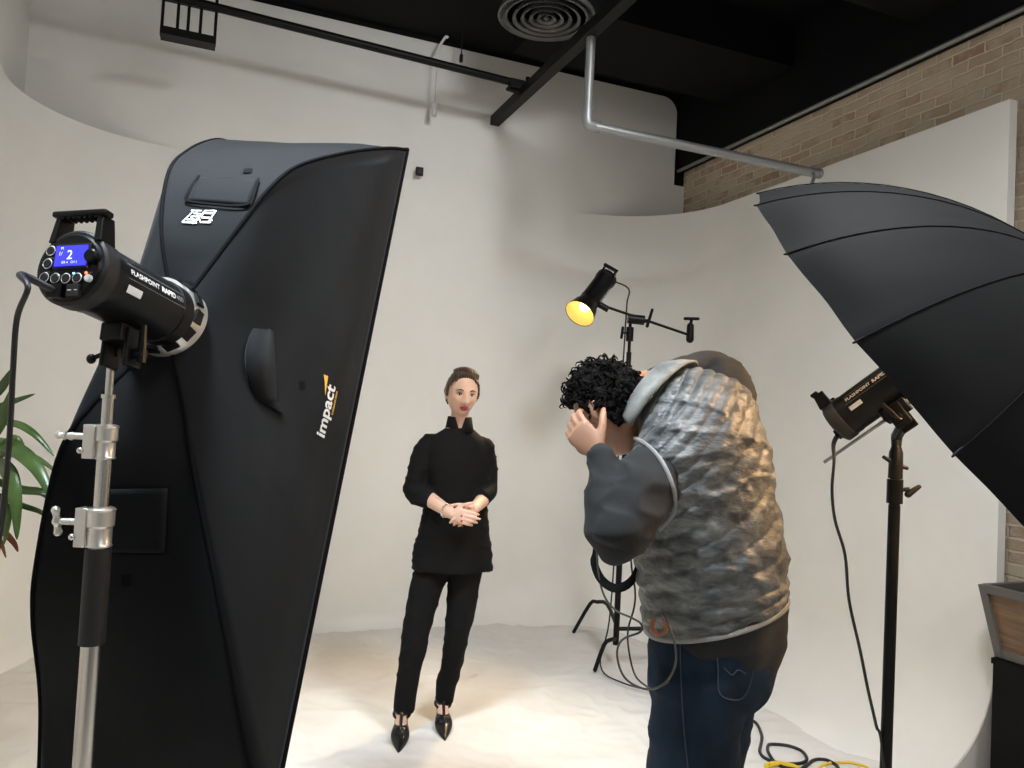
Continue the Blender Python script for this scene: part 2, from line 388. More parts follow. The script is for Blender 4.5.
# end board under the cove
mb = MB(); N = -E1; b = RM(4.365, 2.9); r = .5
prof = [b + N * (r - r * math.cos(a)) + V((0, 0, r - r * math.sin(a))) for a in [PI / 2 * k / 12 for k in range(13)]] + [b]
mb2 = []; n = len(prof)
mb.add([p - E2 * .012 for p in prof] + [p + E2 * .004 for p in prof], [tuple(range(n)), tuple(range(2 * n - 1, n - 1, -1))] + [(i, (i + 1) % n, (i + 1) % n + n, i + n) for i in range(n)])
tag(mb.build('trim_3', M_plaster_edge, smooth=False), kind='structure')

# black door frame / post on the brick wall
tag(rbox('trim_4', ROOM_W - .09, ROOM_W - .002, 3.05, 3.25, 0, 3.05, M_ceil), kind='structure')

# ------------------------------------------------------------------ overhead fittings
# square black beam running out of the back wall
t = thing('ceiling_beam', RM(2.96, .0, 3.68), 'square black steel beam running out from the back wall', 'beam')
bs = P(493, 118, 5.68); bdir = E2
def beam_pt(s, dz=0): return V((bs.x, bs.y, 3.68 + dz)) + bdir * s
hw_ = .035
mb = MB(); mb.box(beam_pt(1.9), E1 * hw_, V((0, 0, hw_)), bdir * 1.87); mb.build('beam', M_black, t, smooth=False, bevel=.004)
mb = MB(); mb.box(beam_pt(.02), E1 * .055, V((0, 0, .06)), bdir * .006); mb.build('wall_plate', M_black, t, smooth=False)
mb = MB(); mb.tube([beam_pt(1.5, .05), beam_pt(3.7, .05)], .009, 8); tag(mb.build('conduit', M_pipe, t), 'thin grey conduit')
mb = MB()
for dx in (-1, 1): mb.tube([beam_pt(3.3, .03) + E1 * dx * .03, beam_pt(3.3, .52) + E1 * dx * .03], .006, 6)
mb.build('hanger_rod', M_black, t)
# curtain track parallel to the back wall
jn = beam_pt(.61)
t = thing('curtain_track', jn, 'long thin black track pipe along the upper back wall', 'track')
z_t = 3.735 - 3.68
mb = MB(); a = jn + V((0, 0, z_t)); tl_ = P(163, -6, 4.25); mb.tube([a + E1 * .03, tl_, tl_ + (tl_ - a) * .35], .025, 12); mb.build('track_pipe', M_black, t)
mb = MB(); mb.box(a + V((0, 0, -.01)) - E1 * .06, E1 * .05, E2 * .03, V((0, 0, .03))); mb.tube([a + V((0, 0, .0)) + E1 * .02, a + E1 * .02 + V((0, 0, .06))], .014, 8); mb.tube([a - E1 * .13 + V((0, 0, -.05)), a + E1 * .0 + V((0, 0, -.06))], .012, 8); mb.build('clamp', M_black, t, smooth=False)
for s in (2.75,):
    mb = MB(); mb.tube([a - E1 * s, a - E1 * s + V((0, 0, CEIL - a.z - .002))], .006, 6); mb.build('hanger_rod', M_black, t)
# black bracket with rods hung from the track
t = thing('hanging_bracket', P(188, 45, 4.33), 'black open bracket with upright rods hanging below the track', 'bracket')
mb = MB(); c = P(188, 41, 4.33); mb.box(c, E1 * .145, E2 * .05, V((0, 0, .006))); mb.box(c + E2 * .05 + V((0, 0, .015)), E1 * .145, E2 * .003, V((0, 0, .022))); mb.build('base_plate', M_black, t, smooth=False)
for s in (-.14, -.06, -.005, .06, .14):
    mb = MB(); q = c + E1 * s; mb.tube([q, q + V((0, 0, .36))], .009, 8); mb.build('rod', M_black, t)
mb = MB(); q = c + V((0, 0, .22)); mb.box(q, E1 * .15, E2 * .012, V((0, 0, .016))); mb.build('cross_bar', M_black, t, smooth=False)
# grey conduit pipe
t = thing('grey_pipe', P(587, 125, 4.23), 'grey metal pipe dropping from the beam and turning to the brick wall', 'pipe')
e = P(587, 125, 4.23); end = P(820, 174, 4.45)
mb = MB(); mb.tube([V((e.x, e.y, 3.66)), e + V((0, 0, .05))], .026, 16); mb.tube([e + (end - e).normalized() * .05, end], .026, 16); mb.build('pipe', M_pipe, t)
mb = MB(); mb.tube([e + V((0, 0, .08)), e + V((0, 0, .035)), e + V((0, 0, .008)) + E1 * .008, e + E1 * .035, e + E1 * .08], .033, 16, 4); mb.build('elbow', M_pipe, t)
mb = MB(); q = end - E1 * .02; mb.tube([q, q + E1 * .02 + V((0, 0, .002))], .03, 14); mb.build('flange', M_pipe, t)
mb = MB(); q = end - E1 * .06; mb.tube([q, q + V((0, 0, -.03)) + E2 * .02, q - E1 * .03 + V((0, 0, -.12)) + E2 * .02, q - E1 * .05 + V((0, 0, -.2)) + E2 * .02], .011, 8); mb.build('strut', M_pipe, t)
# round ceiling diffuser
t = thing('air_diffuser', P(547, 10, 4.46), 'round black ceiling air diffuser with concentric rings', 'air vent')
c = P(547, 10, 4.46); c.z = 3.865; T = Matrix.Translation(c) @ Matrix.Rotation(PI / 2, 4, 'X')   # local Y -> up
M_vent = mat('grey_black_vent_paint', (.10, .10, .10), .4)
mb = MB(); mb.lathe([(.02, .02), (.285, .02), (.29, .0), (.278, -.004), (.25, .018), (.02, .019)], T); mb.build('rim', M_vent, t)
for rr in (.245, .195, .145, .095, .05):
    mb = MB(); mb.lathe([(rr, .015), (rr + .008, -.012), (rr - .012, -.004), (rr - .012, .015)], T); mb.build('ring', M_vent, t)
mb = MB(); mb.ell(c, V((.018, 0, 0)), V((0, .018, 0)), V((0, 0, .012))); mb.build('knob', M_vent, t)
mb = MB(); mb.lathe([(.15, .02), (.15, CEIL - c.z - .003)], T); mb.build('duct_collar', M_ceil, t)
# small black wall socket
t = tag(thing('wall_box', P(419, 172, 5.42), 'tiny black square box on the white back wall', 'wall fitting'))
c = BL + E1 * 0; 
def wall_at(px, py, w=.012):
    """point on the plane at distance w from the back wall seen at that pixel"""
    a = V((0, 0, EYE)); d = P(px, py, 1) - a; pl = RM(0, w); k = (pl - a).dot(E2) / d.dot(E2); return a + d * k
c = wall_at(419, 172, .055)
mb = MB(); mb.box(c + E2 * .012, E1 * .026, E2 * .012, V((0, 0, .03))); mb.build('housing', M_black, t, smooth=False, bevel=.003)
mb = MB(); mb.box(c + E2 * .026, E1 * .012, E2 * .003, V((0, 0, .012))); mb.build('button', M_dkplast, t, smooth=False)
# cords hanging on the back wall
M_clear = mat('clear_plastic', (.85, .85, .82), .15, trans=.6)
a = wall_at(437, 60, .15); b = wall_at(434, 116, .15)
t = thing('pull_handle', b, 'clear plastic pull handle hanging on the upper back wall', 'pull cord')
mb = MB(); mb.tube([a, b + V((0, 0, .1))], .004, 8); mb.build('cord', M_clear, t)
mb = MB(); mb.tube([b + V((0, 0, .1)), b + V((0, 0, .08)), b], [.008, .016, .018], 12, 3); mb.build('grip', M_clear, t)
mb = MB(); h = wall_at(448, 38, .15); mb.tube([a, a + V((0, 0, .07)), h - E1 * .02, h], .010, 8, 4); mb.build('hook', M_paint, t)
a = wall_at(462, 44, .2); b = wall_at(461, 62, .2)
t = thing('short_cord', b, 'short black cord ending in a plug under the ceiling edge', 'cord')
mb = MB(); mb.tube([V((a.x, a.y, CEIL)), b + V((0, 0, .06))], .004, 6); mb.build('cord', M_rub, t); mb = MB(); mb.tube([b + V((0, 0, .06)), b + V((0, 0, .05)), b], [.006, .013, .014], 8); mb.build('plug', M_rub, t)

# ------------------------------------------------------------------ softbox on a flash head
SB_N = V((.13764, .91072, -.38942)); SB_H = V((.98814, -.15328, -.00921)); SB_V = V((.06808, .38353, .92101)); SB_O = V((-.6891, 1.5, 1.6986))
def S(t, h, v): return SB_O + SB_N * t + SB_H * h + SB_V * v
t = thing('softbox', SB_O, 'huge black rectangular softbox tilted down at the left, seen from behind', 'softbox')
ribs = {
 'A': [(.03, .024, .068), (.030, .050, .14), (.030, .085, .235), (.040, .118, .34), (.081, .146, .439), (.199, .194, .583), (.33, .235, .715), (.44, .243, .808)],
 'C': [(.03, .024, -.068), (.068, .062, -.17), (.108, .094, -.282), (.219, .184, -.553), (.322, .232, -.745), (.46, .258, -.90)],
 'E': [(.03, -.024, -.068), (.0, -.07, -.19), (.0, -.105, -.298), (.107, -.159, -.477), (.194, -.192, -.575), (.347, -.228, -.724), (.46, -.228, -.95)],
 'D': [(.03, -.024, .068), (.0, -.070, .20), (.028, -.124, .372), (.123, -.173, .518), (.25, -.222, .665), (.34, -.243, .745), (.44, -.246, .796)]}
RC = {}
for k, q in ribs.items():
    c = spline([V(a) for a in q], 10)
    L = [0]
    for i in range(1, len(c)): L.append(L[-1] + (c[i] - c[i - 1]).length)
    out = []
    for s in [i / 40 for i in range(41)]:
        x = s * L[-1]; i = max(j for j in range(len(L)) if L[j] <= x + 1e-9); i = min(i, len(c) - 2)
        out.append(c[i].lerp(c[i + 1], (x - L[i]) / (L[i + 1] - L[i])))
    RC[k] = out
def sb_panel(a, b, na, hem=False):
    mb = MB(); ns = 24; rows = []; wide = (RC[b][-1] - RC[a][-1]).length
    for i in range(41):
        row = []
        for j in range(ns + 1):
            s = j / ns; p = RC[a][i].lerp(RC[b][i], s)
            inward = (V((.22, p.y * 0, p.z * 0)) + V((0, -p.y, -p.z)) * .0)
            mid = V((p.x, 0, 0))
            q = V((p.x, p.y, p.z)); n_ = V((0, q.y, q.z)); 
            sag = 4 * s * (1 - s)
            wr = noise.noise(V((p.x * 5, p.y * 5, p.z * 3.5)) + V((na, 0, 0))) * .010 * min(1, sag * 2)
            wr += (1 - abs(noise.noise(V((p.x * 9 + p.y * 7, p.y * 4, p.z * 5 + na))) * 2)) * .004 * sag * (1 if i < 39 else 0)
            q = q + V((-(.012 + .02 * (1 - i / 40)) * 0, 0, 0)) - n_.normalized() * (.018 * sag * wide * math.sin(PI * min(1, i / 40)) * (1 - (i / 40) ** 2)) + n_.normalized() * wr * min(1, (40 - i) / 5 + .1)
            row.append(S(*q))
        rows.append(row)
    mb.rings(rows, False, False, closed=False); return mb
SBP = {}
for i, (a, b, nm) in enumerate((('D', 'A', 'top_panel'), ('A', 'C', 'side_panel'), ('C', 'E', 'bottom_panel'), ('E', 'D', 'side_panel'))):
    o = sb_panel(a, b, i * 7.3).build(nm, M_nyl, t, angle=180)
    SBP[nm + str(i)] = o
    so = o.modifiers.new('solid', 'SOLIDIFY'); so.thickness = .002; so.offset = 0
for k in 'ACED':
    mb = MB(); mb.tube([S(*q) for q in RC[k]], .0045, 8); mb.build('seam', M_nyl_d, t)
mb = MB(); cs = [S(*RC[k][-1]) for k in 'ACED']
for i in range(4): mb.tube([cs[i], cs[(i + 1) % 4]], .007, 8, round_ends=True)
mb.build('front_hem', M_nyl_d, t)
ins = [S(RC[k][-1].x - .03, RC[k][-1].y * .95, RC[k][-1].z * .975) for k in 'ACED']
mb = MB(); mb.add(ins, [(0, 1, 2, 3)]); mb.build('front_diffuser', M_diff, t, smooth=False)
# overlapping apron of the top panel and bottom panel around the ring
top_tree = bvh_of(SBP['top_panel0']); bot_tree = bvh_of(SBP['bottom_panel2']); side_tree = bvh_of(SBP['side_panel1'])
def panel_frame(tree, px, py, dirpx):
    """surface point under a surveyed spot, with the panel's own tangent axes"""
    o_ = V((0, 0, EYE)); d = (P(px, py, 1) - o_).normalized(); h = tree.ray_cast(o_, d); n = h[1]
    if n.dot(d) > 0: n = -n
    d2 = (P(px + dirpx[0], py + dirpx[1], 1) - o_).normalized()
    k = (h[0] - o_).dot(n) / d2.dot(n); x = (o_ + d2 * k - h[0]).normalized()
    return h[0], x, n.cross(x).normalized(), n
# vent flap and emblem on the top panel
c, x, y, n = panel_frame(top_tree, 224, 191, (10, .6))
mb = grid_patch(c, x, y, .066, .042, 12, 8); project(mb, top_tree, -n, .006); mb.build('vent_flap', M_nyl, t, angle=180).modifiers.new('s', 'SOLIDIFY').thickness = .004
pts = [c - x * .066 + y * .042, c - x * .07 - y * .03, c - x * .055 - y * .045, c + x * .05 - y * .045, c + x * .07 - y * .02, c + x * .066 + y * .042]
mb = MB(); mb.tube(pts, .003, 6, 4); project(mb, top_tree, -n, .008); mb.build('flap_edge', M_nyl_d, t)
c2, x2, y2, n2 = panel_frame(top_tree, 248, 172, (10, 0)); mb = grid_patch(c2, x2, y2, .009, .011, 2, 2); project(mb, top_tree, -n2, .004); mb.build('fastener_tab', M_nyl_d, t)
c, x, y, n = panel_frame(top_tree, 199, 217, (10, .3))
mb = MB()
def bar(mb, x0, y0, x1, y1, wd):
    a = c + x * x0 + y * y0; b = c + x * x1 + y * y1; dd = (b - a).normalized(); s = n.cross(dd) * wd
    k = 6; vs = []
    for i in range(k + 1): q = a.lerp(b, i / k); vs += [q - s, q + s]
    mb.add(vs, [(2 * i, 2 * i + 1, 2 * i + 3, 2 * i + 2) for i in range(k)])
for seg in ((-.030, -.018, .000, -.018, .0022), (-.022, -.011, .002, -.010, .0018), (-.018, .014, .004, .014, .0016), (-.030, -.018, -.012, .014, .0012), (-.014, -.002, .000, -.002, .0016), (-.012, .006, .004, .006, .0014),
            (-.008, -.022, .012, .016, .0016), (-.002, -.018, -.016, -.002, .0014), (.010, .015, .034, .015, .0014), (.012, .008, .028, .008, .0022), (.006, -.004, .024, -.004, .0022), (.010, -.016, .028, -.015, .0024),
            (.034, .016, .022, -.018, .0014), (-.006, .010, .008, -.018, .0014), (.012, .014, .006, -.002, .0012), (.026, -.004, .030, -.012, .0012)): bar(mb, *seg, )
project(mb, top_tree, -n, .004); tag(mb.build('woven_emblem', M_white_ink, t, smooth=False), 'white angular emblem printed on the top panel')
# square vent flap on the bottom panel
c, x, y, n = panel_frame(bot_tree, 133, 520, (10, 0))
mb = grid_patch(c, x, y, .060, .060, 10, 10); project(mb, bot_tree, -n, .004); mb.build('vent_flap', M_nyl, t, angle=180).modifiers.new('s', 'SOLIDIFY').thickness = .003
mb = MB(); mb.tube([c - x * .06 + y * .06, c + x * .05 + y * .06, c + x * .06 + y * .05, c + x * .06 - y * .05, c + x * .05 - y * .06, c - x * .06 - y * .06], .0022, 6, 4); project(mb, bot_tree, -n, .0065); mb.build('flap_edge', M_nyl_d, t)
c2, x2, y2, n2 = panel_frame(bot_tree, 127, 580, (10, 0)); mb = grid_patch(c2, x2, y2, .009, .011, 2, 2); project(mb, bot_tree, -n2, .004); mb.build('fastener_tab', M_nyl_d, t)
# logo on the side panel, reading upwards
c, x, y, n = panel_frame(side_tree, 325, 411, (2.2, -10))
mb = text_mb('impact', .046, c, x, -n.cross(x) * -1, bold=.0012); project(mb, side_tree, -n, .004); tag(mb.build('logo_lettering', M_white_ink, t, smooth=False), 'white logo lettering reading up the side panel')
mb = MB(); q = c + x * .052 + y * .018; mb.add([q - x * .020 - y * .004, q + x * .026 - y * .001, q + x * .025 + y * .013, q + x * .010 + y * .006, q - x * .006 + y * .001], [(0, 1, 2, 3, 4)]); project(mb, side_tree, -n, .004); tag(mb.build('logo_mark', M_amber, t, smooth=False), 'amber swoosh beside the lettering')
mb = text_mb('LUXBANX DUO', .008, c + x * .028 - y * .024, x, y, bold=.0004); project(mb, side_tree, -n, .004); tag(mb.build('logo_lettering', M_amber, t, smooth=False), 'small amber lettering under the logo')
# crescent vent flap on the side panel
c, x, y, n = panel_frame(side_tree, 262, 362, (.5, 10))
x = x; yy = -y if (P(252, 362, 2) - P(262, 362, 2)).dot(y) < 0 else y      # towards photo left
arc = [c - x * .105 + yy * -.01] + [c + x * (-.095 + .19 * i / 12) + yy * (.045 * math.sin(PI * (i + .4) / 13)) for i in range(1, 12)] + [c + x * .11 - yy * .045]
mb = MB(); vs = []; 
for i, p in enumerate(arc): q = p + n * (.009 * math.sin(PI * i / 12)); vs += [q, (c - yy * .03) + (p - c).dot(x) * x * .96]
mb.add(vs, [(2 * i, 2 * i + 1, 2 * i + 3, 2 * i + 2) for i in range(len(arc) - 1)]); o = mb.build('vent_flap', M_nyl, t, angle=180); o.modifiers.new('s', 'SOLIDIFY').thickness = .003; tag(o, 'lifted crescent vent flap')
c2, x2, y2, n2 = panel_frame(side_tree, 301, 386, (10, 0)); mb = grid_patch(c2, x2, y2, .008, .010, 2, 2); project(mb, side_tree, -n2, .004); mb.build('fastener_tab', M_nyl_d, t)
# speed ring
TR = Matrix((SB_H, SB_N, SB_V)).transposed().to_4x4(); TR.translation = S(.018, .0, -.006)
mb = MB(); mb.lathe([(.060, -.05), (.066, -.05), (.069, -.03), (.071, -.02), (.077, .0), (.077, .014), (.058, .014), (.058, -.05)], TR, 48, False, False); o = mb.build('speed_ring', M_steel2, t)
for k in range(12):
    a = 2 * PI * k / 12; mb = MB(); q = TR @ V((.0725 * math.cos(a), -.014, .0725 * math.sin(a))); rad = (TR.to_3x3() @ V((math.cos(a), 0, math.sin(a)))); tg = SB_N.cross(rad)
    mb.box(q + rad * .0022, tg * .013, SB_N * .011, rad * .003); mb.build('ring_slot', M_bpl, t, smooth=False)

# ------------------------------------------------------------------ flash heads
def flash(name, rear, front, up, label, R=.061, screen=True, txt_side=1, reflector=False, group=None):
    """rear/front: axis end points; up: handle direction; txt_side: +1 puts print on local +X side"""
    rear = V(rear); front = V(front); yv = (front - rear).normalized(); L = (front - rear).length
    xv = yv.cross(V(up)).normalized(); zv = xv.cross(yv)
    T = Matrix((xv, yv, zv)).transposed().to_4x4(); T.translation = rear
    t = thing(name, rear, label, 'flash', group); X = lambda a, b, c: T @ V((a, b, c)); D = lambda a, b, c: T.to_3x3() @ V((a, b, c))
    mb = MB(); mb.lathe([(R * .90, 0), (R * .98, .004), (R * 1.0, .012), (R, .05), (R * .97, .054), (R * .97, L - .03), (R * 1.0, L - .028), (R * 1.0, L)], T, 48); mb.build('housing', M_bpl, t)
    # rear panel
    mb = MB(); mb.lathe([(R * .98, .0), (R * 1.05, .004), (R * 1.05, .03), (R * .99, .034)], T, 48); mb.build('rear_bezel', M_dkplast, t)
    mb = MB(); mb.lathe([(.001, -.004), (R * .86, -.004), (R * .93, .001), (R * .93, .006)], T, 40); rp = mb.build('rear_panel', M_bpl, t)
    def rb(nm, x, z, hx, hz, dep, m, bev=.001):
        q = MB(); q.box(X(x, -.004 - dep / 2, z), D(hx, 0, 0), D(0, dep / 2 + .001, 0), D(0, 0, hz)); return q.build(nm, m, rp, smooth=False, bevel=bev)
    if screen:
        rb('screen_frame', .004, .016, .032, .021, .002, M_dkplast)
        rb('screen', .004, .016, .028, .017, .0034, M_lcd, 0)
        for s_, sz, x_, z_ in (('2', .022, .003, .016), ('1/', .009, -.014, .019), ('M', .006, -.012, .028), ('GR 4   CH 1', .0055, .004, .004)):
            q = text_mb(s_, sz, X(x_, -.0100, z_), -D(-1, 0, 0) , D(0, 0, 1)); q.build('screen_digits', M_lcd_d, rp, smooth=False)
        for (bx, bz) in ((-.034, .026), (-.036, .004), (-.038, -.019), (-.018, -.021), (.001, -.022), (.021, -.022)):
            q = MB(); Tb = T @ Matrix.Translation((bx, -.004, bz)); q.lathe([(.008, .001), (.008, -.004), (.006, -.006), (.001, -.006)], Tb, 20); q.build('button', M_dkplast, rp)
            q = MB(); q.lathe([(.0078, -.0035), (.0086, -.0045), (.0078, -.0055), (.0070, -.0045)], Tb, 20, False, False); q.build('button_ring', M_white_ink, rp)
        q = MB(); Tb = T @ Matrix.Translation((.040, -.004, -.023)); q.lathe([(.006, .001), (.006, -.005), (.004, -.007), (.0005, -.007)], Tb, 16); tag(q.build('button', M_white_ink, rp), 'small white test button')
        q = MB(); Tb = T @ Matrix.Translation((.044, -.004, .012)); q.lathe([(.011, .001), (.011, -.012), (.009, -.014), (.001, -.014)], Tb, 24); q.build('dial', M_bpl, rp)
        rb('power_switch', .018, -.043, .011, .010, .006, M_dkplast)
        q = MB(); q.box(X(.013, -.011, -.043), D(.0035, 0, 0), D(0, .0004, 0), D(0, 0, .0006)); q.box(X(.024, -.011, -.043), D(.0025, 0, 0), D(0, .0004, 0), D(0, 0, .0006)); q.build('switch_mark', M_white_ink, rp, smooth=False)
        rb('power_socket', -.014, -.043, .013, .011, .008, M_bpl)
        q = MB(); q.ell(X(.034, -.006, -.0135), D(.0022, 0, 0), D(0, .002, 0), D(0, 0, .0022)); q.build('indicator', M_led_r, rp)
        q = MB(); q.ell(X(.012, -.006, -.0135), D(.0018, 0, 0), D(0, .002, 0), D(0, 0, .0018)); q.build('indicator', M_led_b, rp)
        for s_, x_, z_ in (('MODEL', -.034, .0145), ('SYNC', -.0375, -.0085), ('PWR', .018, -.0305), ('TEST', .040, -.0135)):
            q = text_mb(s_, .0042, X(x_, -.0048, z_), D(1, 0, 0), D(0, 0, 1)); q.build('panel_lettering', M_grey_ink, rp, smooth=False)
    else:
        rb('power_socket', 0, -.03, .013, .011, .01, M_bpl)
        q = MB(); Tb = T @ Matrix.Translation((.0, -.004, .01)); q.lathe([(.02, .001), (.02, -.004), (.001, -.005)], Tb, 20); q.build('dial', M_dkplast, rp)
    # handle: arch above the rear end
    mb = MB(); h = R + .030; bk = .012
    for s in (-1, 1):
        mb = MB(); mb.box(X(s * .039, bk + .004, (h + R * .7) / 2), D(-s * .005, 0, .0) , D(0, .015, 0), D(s * -.002, 0, (h - R * .7) / 2), 1.25); mb.build('handle_post', M_bpl, t, smooth=False, bevel=.002)
    mb = MB(); mb.box(X(0, bk - .004, h + .002), D(.049, 0, 0), D(0, .011, 0), D(0, 0, .005)); mb.build('handle', M_bpl, t, bevel=.003)
    mb = MB()
    for k in range(7): mb.tube([X(-.030 + k * .010, bk - .012, h - .004), X(-.030 + k * .010, bk + .007, h - .004)], .0035, 8)
    mb.build('grip_ridge', M_bpl, t)
    # printing along the side, wrapped round the barrel
    def wrap(body, size, along, ang, m, nm='lettering', bold=0):
        q = text_mb(body, size, (0, 0, 0), (1, 0, 0), (0, 1, 0), bold=bold); out = []
        for p in q.v:
            a = ang + p.y / R; s_ = along + p.x
            if txt_side < 0: s_ = along - p.x
            out.append(X(math.cos(a) * (R * .97 + .0008) * txt_side, s_, math.sin(a) * (R * .97 + .0008)))
        q.v = out; q.build(nm, m, t, smooth=False)
    mid = .05 + (L - .08) * .5; A0 = math.radians(14)
    k_ = txt_side; wrap('FLASHPOINT', .0135, mid - k_ * .036 + .006, A0, M_white_ink, bold=.0003); wrap('RAPID', .015, mid + k_ * .030 + .006, A0, M_white_ink, bold=.0006); wrap('400', .014, mid + k_ * .064 + .006, A0, M_grey_ink); wrap('TTL', .006, mid + k_ * .084 + .006, A0 + .07, M_grey_ink)
    q = MB()
    for an in (A0 + .22, A0 - .22):
        vs = []
        for k in range(2):
            for s_ in (mid - .075, mid + .09): a = an + k * .012; vs.append(X(math.cos(a) * (R * .97 + .0008) * txt_side, s_, math.sin(a) * (R * .97 + .0008)))
        q.add(vs, [(0, 1, 3, 2)])
    q.build('print_line', M_grey_ink, t, smooth=False)
    q = MB(); vs = []
    for k in range(4):
        for s_ in (mid - .072, mid - .035): a = A0 - .62 + k * .075; vs.append(X(math.cos(a) * (R * .97 + .001) * txt_side, s_, math.sin(a) * (R * .97 + .001)))
    q.add(vs, [(2 * k, 2 * k + 1, 2 * k + 3, 2 * k + 2) for k in range(3)]); tag(q.build('serial_label', M_white_ink, t, smooth=False), 'small white sticker')
    # mounting bracket below
    by = L * .58
    mb = MB(); mb.box(X(0, by, -R - .012), D(.020, 0, 0), D(0, .036, 0), D(0, 0, .016)); 
    for s in (-1, 1): mb.box(X(s * .022, by, -R - .035), D(.004, 0, 0), D(0, .022, 0), D(0, 0, .034))
    mb.build('bracket', M_bpl, t, smooth=False, bevel=.003)
    mb = MB(); mb.tube([X(.018, by, -R - .045), X(.045, by, -R - .045)], .010, 12); mb.tube([X(.04, by, -R - .06), X(.043, by - .01, -R + .004)], [.008, .006], 8); mb.build('tilt_lever', M_bpl, t)
    return t, T, X, D, L
# flash on the softbox
r1_ = P(71, 267, 1.22); f1_ = P(165, 315, 1.46)
fl1, T1, X1, D1, L1 = flash('studio_flash', r1_, f1_, (-.06, 0, 1), 'black studio flash with glowing blue screen behind the softbox')

def wing_knob(mb, base, d, r=.012, span=.03, up=V((0, 0, 1))):
    base = V(base); d = V(d).normalized(); mb.tube([base, base + d * .03], .006, 10); q = base + d * .036
    mb.tube([q - up * span * .8, q - up * span * .35, q, q + up * span * .35, q + up * span * .8], [.0075, .0055, .0085, .0055, .0075], 8, 3, round_ends=True)
# steel stand under it
D_S = 1.36
top = P(112, 350, D_S)
bx, by_ = top.x, top.y
def sz(py, px=100): return P(px, py, D_S).z
t = thing('steel_light_stand', V((bx, by_, 0)), 'thick bright steel light stand holding the flash at far left', 'light stand')
VZ = lambda z: V((bx, by_, z))
mb = MB(); mb.tube([VZ(sz(366)), VZ(top.z + .03)], .0062, 16); mb.build('spigot', M_steel, t)
mb = MB(); mb.tube([VZ(sz(440)), VZ(sz(396))], .0100, 18); mb.tube([VZ(sz(398)), VZ(sz(394))], .0125, 18); mb.tube([VZ(sz(396)), VZ(sz(364))], .0068, 16); mb.build('upper_tube', M_steel, t)
mb = MB(); mb.tube([VZ(sz(520)), VZ(sz(452))], .0130, 20); mb.build('middle_tube', M_steel, t)
mb = MB(); mb.tube([VZ(.75), VZ(sz(545))], .0175, 20); mb.build('lower_tube', M_steel, t)
mb = MB(); mb.tube([VZ(.15), VZ(.80)], .0225, 20); mb.build('base_tube', M_steel, t)
mb = MB(); mb.tube([VZ(sz(644)), VZ(sz(548))], .0215, 24); tag(mb.build('grip_sleeve', M_dkplast, t), 'black rubber sleeve')
for ya, yb, rr in ((424, 459, .0165), (507, 547, .0205)):
    za, zb = sz(yb), sz(ya); zc = (za + zb) / 2
    mb = MB(); mb.lathe([(rr, za - zc), (rr + .002, za - zc + .003), (rr, za - zc + .006), (rr, 0), (rr + .003, .002), (rr + .003, zb - zc - .006), (rr + .005, zb - zc - .004), (rr, zb - zc)], Matrix.Translation(VZ(zc)) @ Matrix.Rotation(PI / 2, 4, 'X'), 28)
    mb.box(VZ(zc) + V((-rr - .004, -.006, 0)), V((.010, 0, 0)), V((0, .014, 0)), V((0, 0, (zb - za) / 2 - .001)))
    cl = mb.build('clamp', M_steel2, t, bevel=.002)
    mb = MB(); wing_knob(mb, VZ(zc + .008) + V((-rr - .014, -.006, 0)), (-1, -.1, 0), span=.026 if rr > .018 else .012, up=V((0, -.3, 1)).normalized() if rr > .018 else V((-.9, -.3, .1)).normalized()); mb.build('wing_knob', M_steel2, cl)
    mb = MB(); mb.ell(VZ(zc - .016) + V((-rr - .016, -.02, 0)), V((.006, 0, 0)), V((0, .006, 0)), V((0, 0, .006))); mb.build('bolt', M_steel, cl)
for k in range(3):
    a = .4 + k * 2 * PI / 3; dv = V((math.cos(a), math.sin(a), 0)); mb = MB(); mb.tube([VZ(.32) + dv * .02, VZ(.03) + dv * .42], .012, 10); mb.tube([VZ(.10) + dv * .02, VZ(.16) + dv * .24], .007, 8); mb.build('leg', M_steel, t)
# stand head under the flash
mb = MB(); mb.tube([VZ(top.z - .012), VZ(top.z + .045)], .017, 16); hd = mb.build('stand_head', M_bpl, t)
mb = MB(); mb.tube([VZ(top.z) , VZ(top.z - .016) + V((-.026, -.01, 0))], .004, 8); mb.ell(VZ(top.z - .018) + V((-.030, -.01, 0)), V((.008, 0, 0)), V((0, .008, 0)), V((0, 0, .009))); mb.build('lock_knob', M_bpl, hd)
# power cable of the first flash
pc = [X1(-.014, -.006, -.043), X1(-.03, -.06, -.035)] + [P(a, b, d) for a, b, d in ((28, 288, 1.12), (17, 318, 1.14), (13, 370, 1.16), (10, 430, 1.18), (4, 500, 1.2), (-4, 560, 1.22), (-16, 660, 1.25), (-30, 800, 1.3))] + [V((-1.1, 1.35, .01)), V((-1.25, 1.0, .008))]
mb = MB(); mb.tube(pc, [.006] * 2 + [.0042] * (len(pc) - 2), 10, 6); tag(mb.build('power_cable', M_rub), 'black power cable drooping from the blue-screen flash at far left', 'cable')

